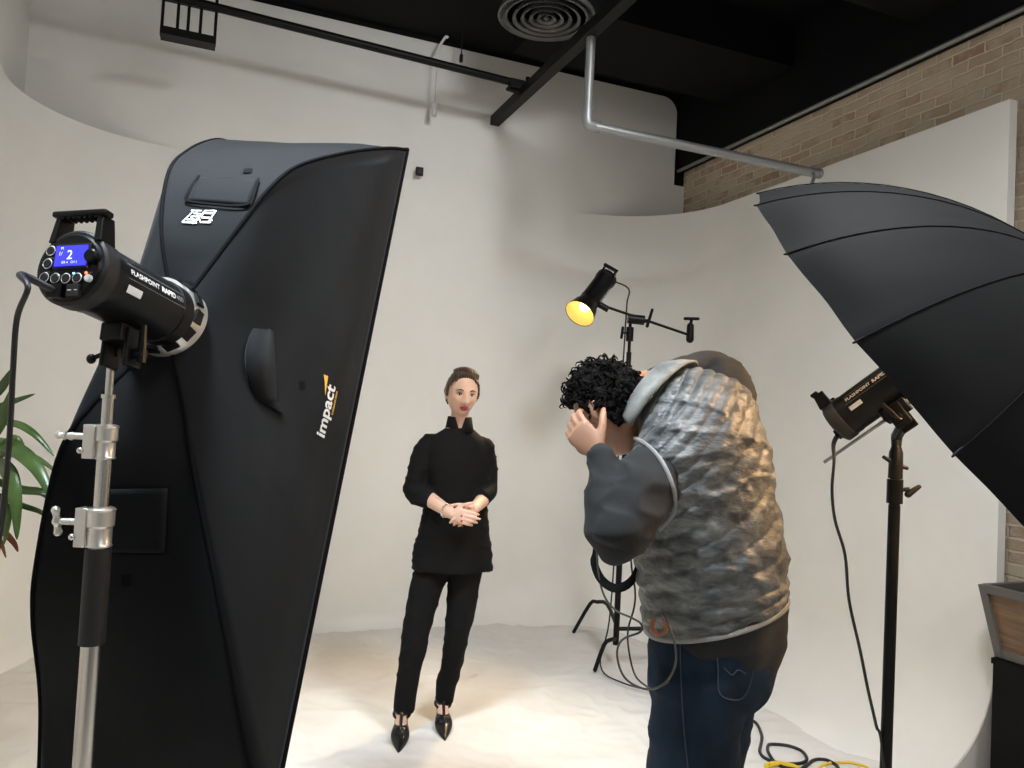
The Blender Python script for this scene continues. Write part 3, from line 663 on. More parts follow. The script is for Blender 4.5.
# ------------------------------------------------------------------ umbrella, its flash and stand
S0 = P(868, 432, 2.1)
az, el, kk, UR, ph, dep = 2.229, .685, .209, .686, .866, 1.044
UA = V((math.sin(az) * math.cos(el), math.cos(az) * math.cos(el), math.sin(el)))
U1 = UA.cross(V((0, 0, 1))).normalized(); U2 = U1.cross(UA)
NR = 16; UC = S0 + UA * kk
def upt(th, s, off=0):
    a = s * dep; r = (UR + off) * math.sin(a) / math.sin(dep); h = (UR + off) * (math.cos(a) - math.cos(dep)) / math.sin(dep)
    return UC + (U1 * math.cos(th) + U2 * math.sin(th)) * r + UA * h
t = thing('photo_umbrella', UC, 'large open black photographic umbrella at the right edge', 'umbrella')
def canopy(off):
    mb = MB(); rows = []; NS = 12
    for i in range(21):
        s = i / 20; row = []
        for k in range(NR):
            for j in range(NS):
                f = j / NS; th = ph + 2 * PI * (k + f) / NR
                g = 4 * f * (1 - f)
                a0 = upt(ph + 2 * PI * k / NR, s, off); a1 = upt(ph + 2 * PI * (k + 1) / NR, s, off)
                arc = upt(th, s, off); ch = a0.lerp(a1, f)
                mix = .35
                p = arc.lerp(ch, mix + .25 * s)
                if s > .9: p = p + (UC - p) * (.018 * g * (s - .9) / .1)     # rim scallops inwards between tips
                p = p + UA * .004 * noise.noise(p * 9) * g
                row.append(p)
        rows.append(row)
    mb.rings(rows, False, False); return mb
mb = canopy(0); mb.build('canopy', M_umb, t, angle=28)
mb = canopy(-.012); tag(mb.build('canopy_lining', M_umb_in, t), 'white inner lining')
for k in range(NR):
    th = ph + 2 * PI * k / NR
    mb = MB(); mb.tube([upt(th, s / 16, -.016) for s in range(1, 17)], .003, 6); r_ = mb.build('rib', M_black, t)
    mb = MB(); tip = upt(th, 1.0, 0); mb.tube([upt(th, .97, -.004), tip, tip - UA * .004 + (tip - UC).normalized() * .004], [.003, .003, .002], 8, round_ends=True); mb.build('rib_tip', M_black, r_)
    mb = MB(); mb.tube([upt(th, s / 16, .002) for s in range(0, 17)], .0013, 6); tag(mb.build('seam', M_umb, t))
apex = upt(0, 0)
mb = MB(); mb.tube([S0 - UA * .145, apex + UA * .05], .0045, 10); mb.build('shaft', M_pipe, t)
mb = MB(); mb.tube([apex - UA * .01, apex + UA * .03], [.02, .012], 12); mb.build('cap', M_bpl, t)
# flash 2 sits just above the shaft
perp = (V((0, 0, 1)) - UA * UA.z).normalized()
off = perp * .068
fr2 = S0 + UA * .20 + off; re2 = S0 - UA * .055 + off
fl2, T2, X2, D2, L2 = flash('studio_flash', re2, fr2, V((-.35, .6, .72)), 'black studio flash pointing up into the umbrella', screen=False, R=.056)
fl2['label'] = 'black studio flash pointing up into the big black umbrella'
# stand
sp = P(897, 425, 2.13)
t = thing('black_light_stand', V((sp.x, sp.y, 0)), 'tall black light stand under the umbrella, right of the photographer', 'light stand')
VB = lambda z: V((sp.x, sp.y, z)); sb = lambda py: P(890, py, 2.13).z
mb = MB(); mb.tube([VB(.25), VB(sb(505))], .0155, 20); mb.build('lower_tube', M_black, t)
mb = MB(); mb.tube([VB(sb(560)), VB(sb(447))], .0140, 18); mb.build('upper_tube', M_black, t)
mb = MB(); mb.tube([VB(sb(503)), VB(sb(479))], .021, 20); cl = mb.build('clamp', M_bpl, t)
mb = MB(); mb.tube([VB(sb(490)), VB(sb(488)) + V((.035, -.01, 0))], .006, 8); mb.tube([VB(sb(493)) + V((.032, -.01, 0)), VB(sb(485)) + V((.060, -.012, 0))], [.010, .006], 8, round_ends=True); mb.build('wing_knob', M_bpl, cl)
mb = MB(); mb.tube([VB(sb(478)), VB(sb(452)), VB(sb(444))], [.019, .018, .010], 18); mb.tube([VB(sb(460)) + V((-.04, -.01, .008)), VB(sb(464)), VB(sb(466)) + V((.03, -.01, -.004))], [.005, .008, .005], 8); mb.build('socket', M_bpl, t)
jt = S0 + UA * .085 - perp * .03
mb = MB(); mb.tube([VB(sb(450)), VB(sb(436)), jt - V((0, 0, .01)), jt], [.012, .015, .015, .013], 12); mb.build('swivel', M_bpl, t)
for k in range(3):
    a = .9 + k * 2 * PI / 3; dv = V((math.cos(a), math.sin(a), 0)); mb = MB(); mb.tube([VB(.40) + dv * .03, VB(.03) + dv * .45], .011, 10); mb.build('leg', M_black, t)
cp = [X2(0, -.008, -.03), X2(0, -.035, -.045)] + [P(a, b, 2.12) for a, b in ((834, 462), (832, 490), (835, 520), (845, 555), (849, 600), (860, 650), (868, 690), (876, 725), (884, 765))] + [V((1.08, 2.02, .012)), V((1.0, 2.3, .01)), V((1.2, 2.6, .01))]
mb = MB(); mb.tube(cp, [.007, .006] + [.0042] * (len(cp) - 2), 10, 6); tag(mb.build('power_cable', M_rub), 'black power cable hanging from the umbrella flash beside its stand', 'cable')
spot('flash_2_lamp', fr2 + UA * .02, fr2 + UA * 1.0, 200, (1, .62, .32), 100, .5, .05)

# ------------------------------------------------------------------ boom stand and its lit flash
DC = 4.72
ax3 = V((-.47, -.53, -.70)).normalized()
ctr = P(596, 292, DC); re3 = ctr - ax3 * .155; fr3 = ctr + ax3 * .10
fl3, T3, X3, D3, L3 = flash('studio_flash', re3, fr3, V((.25, -.5, .6)), 'small black flash with glowing amber reflector on the boom arm', screen=False, txt_side=-1, R=.064)
mb = MB(); mb.lathe([(.062, L3 - .012), (.064, L3 + .02), (.078, L3 + .05), (.095, L3 + .12), (.0955, L3 + .122), (.093, L3 + .12), (.076, L3 + .052), (.05, L3 + .012)], T3, 40, False, False); rf = mb.build('reflector', M_bpl, fl3)
M_gold = mat('warm_reflector_inside', (.95, .8, .4), .25, .9)
M_lampon = mat('glowing_lamp_dome', (1, .9, .5), .5, emit=(1, .84, .45), es=3.5)
M_ref_in = mat('lit_frosted_dish', (.6, .45, .15), .6, emit=(1, .70, .16), es=.35)
mb = MB(); mb.lathe([(.0925, L3 + .1195), (.074, L3 + .054), (.048, L3 + .016), (.002, L3 + .012)], T3, 40, False, True); mb.build('reflector_dish', M_ref_in, rf)
mb = MB(); mb.lathe([(.036, L3 + .015), (.036, L3 + .05), (.027, L3 + .07), (.012, L3 + .078), (.001, L3 + .08)], T3, 24); mb.build('lamp_dome', M_lampon, rf)
l = spot('flash_3_lamp', fr3 + ax3 * .13, fr3 + ax3 * 1.13, 85, (1, .70, .38), 96, .8, .08)
base = P(620, 640, 4.9); pole = P(630, 330, DC + .02)
bxy = V((pole.x, pole.y, 0)); VC = lambda z: bxy + V((0, 0, z)); zc_ = lambda py: P(625, py, DC + .02).z
t = thing('boom_stand', bxy, 'black stand with slanted boom arm behind the photographer', 'light stand')
mb = MB(); mb.tube([VC(.15), VC(1.25)], .0185, 16); mb.build('lower_tube', M_black, t); mb = MB(); mb.tube([VC(1.2), VC(zc_(352))], .0155, 16); mb.build('middle_tube', M_black, t); mb = MB(); mb.tube([VC(zc_(352)), VC(zc_(318))], .010, 14); mb.build('upper_tube', M_black, t)
mb = MB(); mb.tube([VC(zc_(341)), VC(zc_(327))], .023, 16); cl = mb.build('clamp', M_bpl, t); mb = MB(); mb.tube([VC(zc_(333)), VC(zc_(333)) + V((-.05, -.01, 0))], .007, 8); mb.tube([VC(zc_(338)) + V((-.052, -.01, 0)), VC(zc_(328)) + V((-.046, -.01, 0))], .009, 8, round_ends=True); mb.build('wing_knob', M_bpl, cl)
mb = MB(); mb.tube([VC(.98), VC(1.06)], .024, 16); mb.build('clamp', M_bpl, t)
gh = VC(zc_(319)) + V((.01, -.03, 0)); mb = MB(); mb.tube([gh + V((-.03, 0, .0)), gh + V((.07, 0, -.006))], .030, 18); mb.tube([VC(zc_(322)), VC(zc_(318))], .022, 14); hd = mb.build('grip_head', M_bpl, t)
mb = MB(); mb.tube([gh + V((.07, 0, -.01)), gh + V((.10, 0, -.01))], .012, 10); mb.tube([gh + V((.09, 0, -.04)), gh + V((.115, -.01, .06))], [.011, .009], 8, round_ends=True); mb.build('handle', M_bpl, hd)
a = P(601, 305, DC - .03); b = P(692, 336, DC - .03)
mb = MB(); mb.tube([a, b], .0085, 12); am = mb.build('boom_arm', M_black, t)
mb = MB(); q = P(690, 336, DC - .03); mb.tube([q + V((0, 0, -.02)), q + V((0, 0, .06))], [.024, .022], 14, round_ends=True); mb.tube([q + V((0, 0, .06)), q + V((.005, 0, .10))], .010, 8); mb.tube([q + V((-.035, 0, .105)), q + V((.045, 0, .108))], .010, 8, round_ends=True); mb.build('end_knob', M_bpl, am)
mb = MB(); q = P(602, 306, DC - .03); mb.tube([q + V((-.02, 0, .01)), q + V((.04, 0, -.02))], .02, 12); mb.build('arm_clamp', M_bpl, am)
def leg3(pts):
    mb = MB(); mb.tube(pts, .0125, 10, 3, round_ends=True); mb.build('leg', M_black, t)
lz = .245
leg3([VC(lz + .02), V(P(607, 604, 5.1)), V(P(597, 602, 5.2)), V(P(590, 604, 5.25)), V((P(574, 628, 5.4).x, 5.4, .03))])
leg3([VC(lz - .06), P(610, 640, 4.66), P(604, 645, 4.64), V((P(595, 669, 4.62).x, 4.62, .03))])
leg3([VC(lz), VC(lz - .0) + V((.25, .0, .01)), VC(lz - .03) + V((.30, 0, 0)), V((VC(0).x + .38, VC(0).y, .03))])
cb = [X3(0, -.008, -.03), X3(.0, -.035, -.05)] + [P(a, b, DC + .0) for a, b in ((628, 288), (627, 303), (625.5, 325), (624, 350), (622, 380))] + [bxy + V((-.04, -.02, 1.3)), bxy + V((-.035, -.02, .8)), bxy + V((-.05, -.03, .3)), bxy + V((-.1, -.1, .05)), bxy + V((.0, -.35, .04)), bxy + V((.25, -.5, .04))]
mb = MB(); mb.tube(cb, .0048, 8, 6); tag(mb.build('power_cable', M_rub), 'thin black power cable of the boom flash running down its stand', 'cable')
# ------------------------------------------------------------------ crate on a dark cabinet, right edge
M_ctop = mat('grey_painted_frame', (.10, .095, .088), .55); M_wood = mat('warm_brown_wood', (.35, .2, .1), .5)
noise_color(M_wood, (.09, .05, .022), (.21, .125, .065), 5, 8, stretch=(1, 1, 14), lo=.3, hi=.7, dist=.5)
M_cab = mat('black_cabinet', (.005, .005, .005), .6, spec=.1)
U0_, U1_, W0_, W1_ = 4.21, 4.50, 2.955, 3.62
cz0, cz1 = .58, .883
t = thing('wooden_crate', RM(4.32, 3.28, cz0), 'tapering wooden crate in a grey frame at the far right edge', 'crate')
def cpt(u, w_, z):
    k = (cz1 - z) / (cz1 - cz0) * .05; uu = u + (k if u < 4.3 else -k); ww = w_ + (k if w_ < 3.28 else -k); return RM(uu, ww, z)
cor = [(U0_, W0_), (U1_, W0_), (U1_, W1_), (U0_, W1_)]
for i in range(4):
    a = cor[i]; b = cor[(i + 1) % 4]; mb = MB()
    q0, q1, q2, q3 = cpt(*a, cz0), cpt(*b, cz0), cpt(*b, cz1 - .01), cpt(*a, cz1 - .01); n = (q1 - q0).cross(q3 - q0).normalized() * .008
    mb.add([q0, q1, q2, q3, q0 + n, q1 + n, q2 + n, q3 + n], [(0, 1, 2, 3), (7, 6, 5, 4), (0, 4, 5, 1), (1, 5, 6, 2), (2, 6, 7, 3), (3, 7, 4, 0)]); mb.build('side_board', M_wood, t, smooth=False)
def strip(mb, a, b, r): mb.tube([a, b], r, 4)
mb = MB()
def fbar(nm, a, b, wv):
    m_ = MB(); d = (b - a); m_.box((a + b) / 2, d / 2, V((0, 0, 1)) * wv if abs(d.normalized().z) < .8 else E1 * wv, d.normalized().cross(V((0, 0, 1))).normalized() * .012 if abs(d.normalized().z) < .8 else E2 * wv); m_.build(nm, M_ctop, t, smooth=False, bevel=.002)
for i in range(4):
    a = cor[i]; b = cor[(i + 1) % 4]
    fbar('frame_rail', cpt(*a, cz1 - .014), cpt(*b, cz1 - .014), .018); fbar('frame_rail', cpt(*a, cz0 + .018), cpt(*b, cz0 + .018), .018); fbar('corner_post', cpt(*a, cz0), cpt(*a, cz1), .017)
mb = MB(); mb.add([cpt(*q, cz0 + .01) for q in cor] + [cpt(*q, cz0 + .03) for q in cor], [(0, 1, 2, 3), (7, 6, 5, 4), (0, 1, 5, 4), (1, 2, 6, 5), (2, 3, 7, 6), (3, 0, 4, 7)]); mb.build('bottom_board', M_cab, t, smooth=False)
t = thing('dark_cabinet', RM(4.35, 3.15, 0), 'black open cabinet under the wooden crate at the right wall', 'cabinet')
for u in (4.232, 4.488):
    rbox('side_panel', u - .012, u + .012, 3.0, 3.55, .02, .553, M_cab, t)
rbox('top', 4.22, 4.50, 2.99, 3.56, .553, .577, M_cab, t); rbox('bottom', 4.246, 4.474, 3.0, 3.55, .03, .055, M_cab, t); rbox('back_panel', 4.246, 4.474, 3.0, 3.012, .055, .553, M_cab, t)
for u, w_ in ((4.24, 3.02), (4.24, 3.52), (4.48, 3.02), (4.48, 3.52)): rbox('foot', u - .015, u + .015, w_ - .015, w_ + .015, .0005, .03, M_cab, t)
tag(rbox('trim_5', ROOM_W - .022, ROOM_W - .002, 2.70, 5.0, .002, .60, M_ceil), kind='structure')

# ------------------------------------------------------------------ plant at the left edge
M_leaf = mat('glossy_green_leaf', rough=.35); noise_color(M_leaf, (.022, .055, .010), (.065, .125, .022), 7, 4)
M_leafdry = mat('dry_leaf', (.16, .05, .015), .6); M_stem = mat('plant_stem', (.12, .10, .05), .7); M_pot = mat('dark_glazed_pot', (.05, .05, .055), .35)
PD = 2.35; pc0 = V((-1.70, 2.38, 0))
t = thing('potted_plant', pc0, 'green leafy potted plant peeking in at the far left edge', 'plant')
mb = MB(); mb.lathe([(.10, .0), (.12, .02), (.15, .28), (.16, .29), (.16, .31), (.14, .31), (.13, .27), (.001, .26)], Matrix.Translation(pc0) @ Matrix.Rotation(PI / 2, 4, 'X'), 28); mb.build('pot', M_pot, t)
st = [pc0 + V((0, 0, .26)), pc0 + V((.02, .0, .6)), pc0 + V((.0, 0, .9)), P(-18, 470, PD), P(-14, 420, PD), P(-10, 385, PD)]
mb = MB(); mb.tube(st, [.02, .017, .014, .013, .010, .006], 10, 5); mb.build('stem', M_stem, t)
def leaf(mb, pts, wd, tilt=0.3, cup=.25):
    c = spline([V(p) for p in pts], 8); n = len(c); vs = []
    for i, p in enumerate(c):
        s = i / (n - 1); T = (c[min(i + 1, n - 1)] - c[max(i - 1, 0)]).normalized(); w_ = wd * (math.sin(PI * min(1, s * .93 + .07)) ** .75) * (1 - .35 * s) + .0008
        side = T.cross(V((0.25, -1, tilt))).normalized(); nn = side.cross(T).normalized()
        vs += [p - side * w_ + nn * w_ * cup, p, p + side * w_ + nn * w_ * cup]
    fs = []
    for i in range(n - 1): fs += [(3 * i, 3 * i + 1, 3 * i + 4, 3 * i + 3), (3 * i + 1, 3 * i + 2, 3 * i + 5, 3 * i + 4)]
    mb.add(vs, fs)
def PP(*a): return [P(x, y, PD + z) for x, y, z in a]
lv = MB()
leaf(lv, PP((-14, 402, 0), (2, 388, -.03), (13, 368, -.05)), .018); leaf(lv, PP((-14, 412, 0), (10, 403, .03), (35, 394, .05)), .011)
leaf(lv, PP((-14, 450, 0), (-2, 430, -.1), (8, 405, -.13), (14, 385, -.14)), .020); leaf(lv, PP((-12, 425, 0), (14, 424, -.02), (35, 435, -.05), (54, 456, -.06)), .014, .9)
leaf(lv, PP((-12, 440, 0), (16, 450, -.10), (38, 470, -.16), (56, 507, -.2)), .026, .6); leaf(lv, PP((-12, 455, 0), (10, 455, .05), (36, 458, .08), (64, 478, .1)), .012, .8)
leaf(lv, PP((-14, 460, 0), (8, 470, -.10), (16, 500, -.14), (17, 540, -.15)), .025, .2); leaf(lv, PP((-12, 478, 0), (20, 490, .02), (45, 494, .03), (62, 512, .04)), .017, .9)
leaf(lv, PP((-12, 490, 0), (20, 505, .04), (40, 512, .06), (50, 520, .07)), .010, .8); leaf(lv, PP((-14, 470, 0), (0, 455, -.05), (16, 440, -.06), (30, 470, -.05)), .020, .5)
leaf(lv, PP((-14, 430, 0), (-24, 400, .05), (-40, 372, .05), (-62, 368, .0)), .02); leaf(lv, PP((-14, 460, 0), (-40, 450, .1), (-70, 470, .2)), .02); leaf(lv, PP((-14, 480, 0), (-34, 500, -.1), (-50, 540, -.12)), .022)
leaf(lv, PP((-14, 500, 0), (-2, 500, -.05), (8, 515, -.08), (4, 545, -.1)), .016, .3); leaf(lv, PP((-10, 395, 0), (-8, 375, .02), (-2, 352, .0)), .015)
o = lv.build('foliage', M_leaf, t, angle=180); o.modifiers.new('s', 'SOLIDIFY').thickness = .0012
lv = MB(); leaf(lv, PP((-8, 520, -.04), (4, 532, -.06), (14, 543, -.06), (18, 552, -.06)), .010, .5); leaf(lv, PP((-10, 524, -.04), (0, 540, -.05), (6, 558, -.05)), .007, .4); tag(lv.build('withered_leaf', M_leafdry, t, angle=180), 'small withered brown leaves')

# ------------------------------------------------------------------ cables on the floor
M_yel = mat('yellow_cable', (.75, .52, .03), .5); M_red = mat('red_cable', (.45, .05, .04), .5)
def floor_pt(px, py, z=.02):
    d_ = P(px, py, 1) - V((0, 0, EYE)); k = (z - EYE) / d_.z; return V((0, 0, EYE)) + d_ * k
def drape(pts, r, sub=6):
    out = []
    for p in spline([V(q) for q in pts], sub):
        h = cloth_tree.ray_cast(V((p.x, p.y, .5)), V((0, 0, -1))); z = (h[0].z if h[0] is not None else .006) + r
        out.append(V((p.x, p.y, max(z, p.z if p.z > .07 else 0))))
    for k in range(3): out = [out[0]] + [V((b.x, b.y, max(b.z, (a.z + b.z + c.z) / 3))) for a, b, c in zip(out, out[1:], out[2:])] + [out[-1]]
    return out
fc = [floor_pt(a, b, z) for a, b, z in ((736, 700, .10), (745, 714, .045), (757, 722, .04), (762, 736, .035), (760, 752, .034), (772, 759, .032), (790, 762, .03), (806, 760, .03), (803, 749, .034), (788, 743, .034), (770, 743, .036), (769, 751, .038), (781, 763, .04), (800, 766, .036), (818, 758, .03), (835, 765, .028), (848, 780, .025), (900, 800, .022))]
mb = MB(); mb.tube(drape([floor_pt(700, 690, .03), floor_pt(725, 694, .04)] + fc, .0075), .0075, 8); tag(mb.build('floor_cable', M_rub), 'black cable looping on the white cloth right of the photographer', 'cable', None)
mb = MB(); mb.tube(drape([floor_pt(a, b, z) for a, b, z in ((815, 775, .03), (822, 763, .04), (836, 760, .04), (850, 762, .03), (865, 766, .03), (875, 775, .03))], .006), .006, 8); mb.tube(drape([floor_pt(a, b, .025) for a, b in ((766, 768), (775, 765), (790, 766), (800, 770))], .012), .012, 8); tag(mb.build('floor_cable', M_yel), 'yellow cable curled on the floor at the bottom edge', 'cable')
mb = MB(); mb.tube(drape([floor_pt(a, b, z) for a, b, z in ((880, 772, .02), (888, 762, .02), (903, 759, .02), (918, 763, .018), (930, 767, .018), (950, 772, .015))], .006), .006, 8); tag(mb.build('floor_cable', M_red), 'red cable on the floor at the foot of the black light stand', 'cable')

# ------------------------------------------------------------------ people: helpers
def head_mb(mb, c, fw, up, s=1.0, female=False):
    fw = V(fw).normalized(); up = V(up); up = (up - fw * up.dot(fw)).normalized(); rt = fw.cross(up)
    nu, nv = 64, 56; rings = []
    def g(x, y, sx, sy): return math.exp(-(x / sx) ** 2 - (y / sy) ** 2)
    for i in range(nv + 1):
        ph_ = -PI / 2 + PI * (i + .01) / (nv + .02); z = math.sin(ph_); r_ = math.cos(ph_); row = []
        for k in range(nu):
            th = 2 * PI * k / nu; x = math.cos(th) * r_; y = math.sin(th) * r_          # y = forward
            X_ = x * .074; Y_ = y * (.098 if y < 0 else .090); Z_ = z * .116
            if z < 0:
                k_ = -z; X_ *= 1 - (.26 if female else .24) * k_ ** 1.6
                if y > 0: Y_ *= 1 - .06 * k_; Y_ += .010 * k_ ** 2
                else: Y_ *= 1 - .42 * k_ ** 1.2
            if z > 0: X_ *= 1 + .03 * z * (1 - z) * 4
            if y > 0:
                f = min(1, y * 2)
                d = 0
                d += .022 * f * math.exp(-(X_ / .011) ** 2) * (math.exp(-((Z_ + .030) / .014) ** 2) + .55 * math.exp(-((Z_ + .012) / .016) ** 2) + .2 * math.exp(-((Z_ - .008) / .012) ** 2))   # nose
                d += .006 * f * (g(X_ - .014, Z_ + .034, .007, .007) + g(X_ + .014, Z_ + .034, .007, .007))
                d -= .010 * f * (g(X_ - .031, Z_ - .004, .016, .012) + g(X_ + .031, Z_ - .004, .016, .012))      # sockets
                d += .004 * f * (g(X_ - .028, Z_ - .024, .024, .008) + g(X_ + .028, Z_ - .024, .024, .008))      # brow
                d += .004 * f * (g(X_ - .040, Z_ + .022, .018, .016) + g(X_ + .040, Z_ + .022, .018, .016))      # cheek
                d += .005 * f * g(X_, Z_ + .060, .022, .010)                                                      # mouth
                d -= .004 * f * g(X_, Z_ + .076, .020, .006)
                d += .008 * f * g(X_, Z_ + .096, .020, .016)                                                      # chin
                Y_ += d
            row.append(c + (rt * X_ + fw * Y_ + up * Z_) * s)
        rings.append(row)
    mb.rings(rings)
    for sd in (-1, 1):  # ears
        e = c + (rt * sd * .074 + fw * -.004 + up * -.006) * s
        mb.ell(e, rt * sd * .010 * s + fw * -.006 * s, (fw * .017 + rt * sd * .008) * s, up * .031 * s + fw * -.006 * s, 12, 10)
    return fw, up, rt
def face_parts(root, c, fw, up, rt, s, lips, brow, lash):
    q = lambda x, y, z: c + (rt * x + fw * y + up * z) * s
    for sd in (-1, 1):
        mb = MB(); mb.ell(q(sd * .031, .0695, .003), rt * .0125 * s, fw * .011 * s, up * .0055 * s, 16, 10); e = mb.build('eye', M_eye, root)
        mb = MB(); mb.ell(q(sd * .031, .0775, .003), rt * .0052 * s, fw * .0035 * s, up * .0048 * s, 12, 8); mb.build('iris', M_iris, e)
        mb = MB(); mb.tube([q(sd * .017, .080, .004), q(sd * .026, .0835, .0105), q(sd * .036, .080, .0105), q(sd * .046, .070, .006)], [.001, .0022, .0024, .001], 6, 4); mb.build('eyelashes', lash, e)
        mb = MB(); mb.tube([q(sd * .014, .087, .022), q(sd * .030, .086, .0285), q(sd * .049, .070, .022)], [.0022, .003, .0012], 6, 5); mb.build('eyebrow', brow, root)
    mb = MB(); mb.tube([q(-.023, .083, -.0585), q(-.010, .0945, -.0555), q(0, .0955, -.0568), q(.010, .0945, -.0555), q(.023, .083, -.0585)], [.001, .0038, .0036, .0038, .001], 8, 5, flat=up, fr=.9)
    mb.tube([q(-.021, .083, -.0605), q(-.009, .093, -.0650), q(.009, .093, -.0650), q(.021, .083, -.0605)], [.001, .0046, .0046, .001], 8, 5); mb.build('lips', lips, root)
def hand_mb(mb, wrist, fwd, pal, thumb, s=1.0, curl=(.5, .5, .5, .5), spread=.06, tcurl=.4, wr=.024):
    """wrist -> knuckles along fwd, palm faces pal, thumb side = thumb"""
    f = V(fwd).normalized(); n = V(pal); n = (n - f * n.dot(f)).normalized(); sd = f.cross(n)
    if sd.dot(V(thumb)) < 0: sd = -sd
    w0 = V(wrist)
    secs = [(w0 - f * .03 * s, sd * .026 * s, n * .019 * s), (w0, sd * .026 * s, n * .017 * s), (w0 + f * .03 * s, sd * .034 * s, n * .016 * s), (w0 + f * .065 * s, sd * .039 * s, n * .014 * s), (w0 + f * .088 * s, sd * .037 * s, n * .011 * s)]
    mb.loft(secs, 16, 3)
    lens = ((.040, .024, .020), (.045, .028, .021), (.041, .026, .020), (.032, .020, .018)); x0 = (.027, .009, -.009, -.026)
    for i in range(4):
        b = w0 + (f * (.082 - .004 * abs(i - 1)) + sd * x0[i]) * s; d = (f + sd * spread * (1.5 - i)).normalized(); pts = [b - d * .015 * s, b]; ang = curl[i]; cum = 0
        ax = None
        for j, l in enumerate(lens[i]):
            cum += ang * (.8, 1.1, .8)[j]; dd = d * math.cos(cum) + n * math.sin(cum); b = b + dd * l * s; pts.append(b)
        mb.tube(pts, [.0095 * s, .0092 * s, .0086 * s, .0078 * s, .0062 * s], 10, 3, round_ends=True)
    b = w0 + (f * .022 + sd * .026) * s; d = (f * .62 + sd * .70 + n * .30).normalized(); d2 = (d + n * tcurl + f * .3).normalized(); d3 = (d2 + n * tcurl - sd * tcurl * .4).normalized()
    mb.tube([b - d * .012 * s, b + d * .038 * s, b + (d * .038 + d2 * .032) * s, b + (d * .038 + d2 * .032 + d3 * .024) * s], [.013 * s, .0115 * s, .0098 * s, .0072 * s], 10, 3, round_ends=True)
def cloth_noise(s1, a1, s2=0, a2=0, off=0):
    o_ = V((off, off * 1.7, 0))
    def f(p, n):
        v_ = a1 * noise.noise(p * s1 + o_)
        if a2: v_ += a2 * (max(0, 1 - abs(noise.noise(p * s2 + o_)) * 2.5) ** 2 - .3)
        return v_
    return f
M_skin = mat('fair_skin', (.62, .40, .30), .5, spec=.35); bsdf(M_skin).inputs['Subsurface Weight'].default_value = .08
bsdf(M_skin).inputs['Subsurface Radius'].default_value = (.02, .008, .004)
M_skin2 = mat('brown_skin', (.30, .16, .10), .5, spec=.35)
M_eye = mat('eye_white', (.7, .66, .62), .3); M_iris = mat('dark_iris', (.03, .018, .01), .2); M_lips = mat('dark_red_lipstick', (.28, .008, .018), .35); M_lips2 = mat('plain_lips', (.28, .12, .09), .5)
M_hairw = mat('dark_brown_slicked_hair', (.045, .025, .015), .38); noise_bump(M_hairw, 60, .4, .003, 3, (1, 1, .2))
M_hairm = mat('black_curly_hair', (.0045, .004, .0035), .8, spec=.08); noise_bump(M_hairm, 55, 1, .02, 3)
M_suit = mat('black_suit_wool', (.006, .006, .0065), .85, spec=.12)
M_shoe = mat('black_patent_leather', (.008, .008, .008), .25)

# ------------------------------------------------------------------ the model
WD = 3.68
root = thing('person', V((P(425, 720, WD).x, WD, 0)), 'person in black suit and heels standing with clasped hands on the white cloth', 'person')
W = lambda x, y, d=0: P(x, y, WD + d)
hc = W(462, 393.2, -.01); fwh = V((.30, -.94, -.16)); uph = V((.05, .0, 1))
body = MB()
f_, u_, r_ = head_mb(body, hc, fwh, uph, .98, True)
body.tube([W(459, 440, 0), W(459, 428, 0), W(460, 414, .0), W(461, 402, .01)], [.060, .045, .042, .045], 20, 4)
# torso, arms, legs
body.loft([(W(452, 565), V((.13, .03, 0)), V((0, .10, 0))), (W(453, 535), V((.13, .03, 0)), V((0, .10, 0))), (W(456, 500), V((.105, .03, 0)), V((0, .085, 0))), (W(458, 460), V((.125, .04, 0)), V((0, .095, 0))), (W(458, 440), V((.10, .03, 0)), V((0, .06, 0))), (W(459, 428), V((.06, .02, 0)), V((0, .05, 0)))], 24, 4)
SR, SL = W(431, 447, -.045), W(483, 448, .05); ER, EL = W(416, 490, -.04), W(488, 494, .02); HR, HL = W(452, 514, -.23), W(474, 509, -.20)
body.tube([SR, ER], [.036, .034], 14, round_ends=True); body.tube([SL, EL], [.034, .032], 14, round_ends=True)
body.tube([ER, ER.lerp(HR, .4), HR], [.035, .035, .024], 14, 3, round_ends=True); body.tube([EL, EL.lerp(HL, .4), HL], [.034, .034, .024], 14, 3, round_ends=True)
hipR, hipL = W(437, 562), W(467, 560, .02); knR, knL = W(415, 638, -.05), W(456, 636, .03); anR, anL = W(402, 711, -.03), W(443, 701, .12)
for a, b, c in ((hipR, knR, anR), (hipL, knL, anL)): body.tube([a, a.lerp(b, .5), b, b.lerp(c, .4), c], [.060, .050, .038, .036, .029], 16, 4, round_ends=True)
# feet in heels
def foot(an, toe_px, d):
    toe = floor_pt(*toe_px, .03); dirn = V((toe.x - an.x, toe.y - an.y, 0)).normalized()
    an0 = an.copy(); toe = V((an.x, an.y, .035)) + dirn * .175
    toe = V((an.x, an.y, .026)) + dirn * .155
    body.tube([an0, V((an.x, an.y, .105)) , V((an.x, an.y, .068)) + dirn * .05, V((an.x, an.y, .040)) + dirn * .105, toe], [.029, .030, .028, .023, .012], 14, 4, round_ends=True)
    return an0, dirn
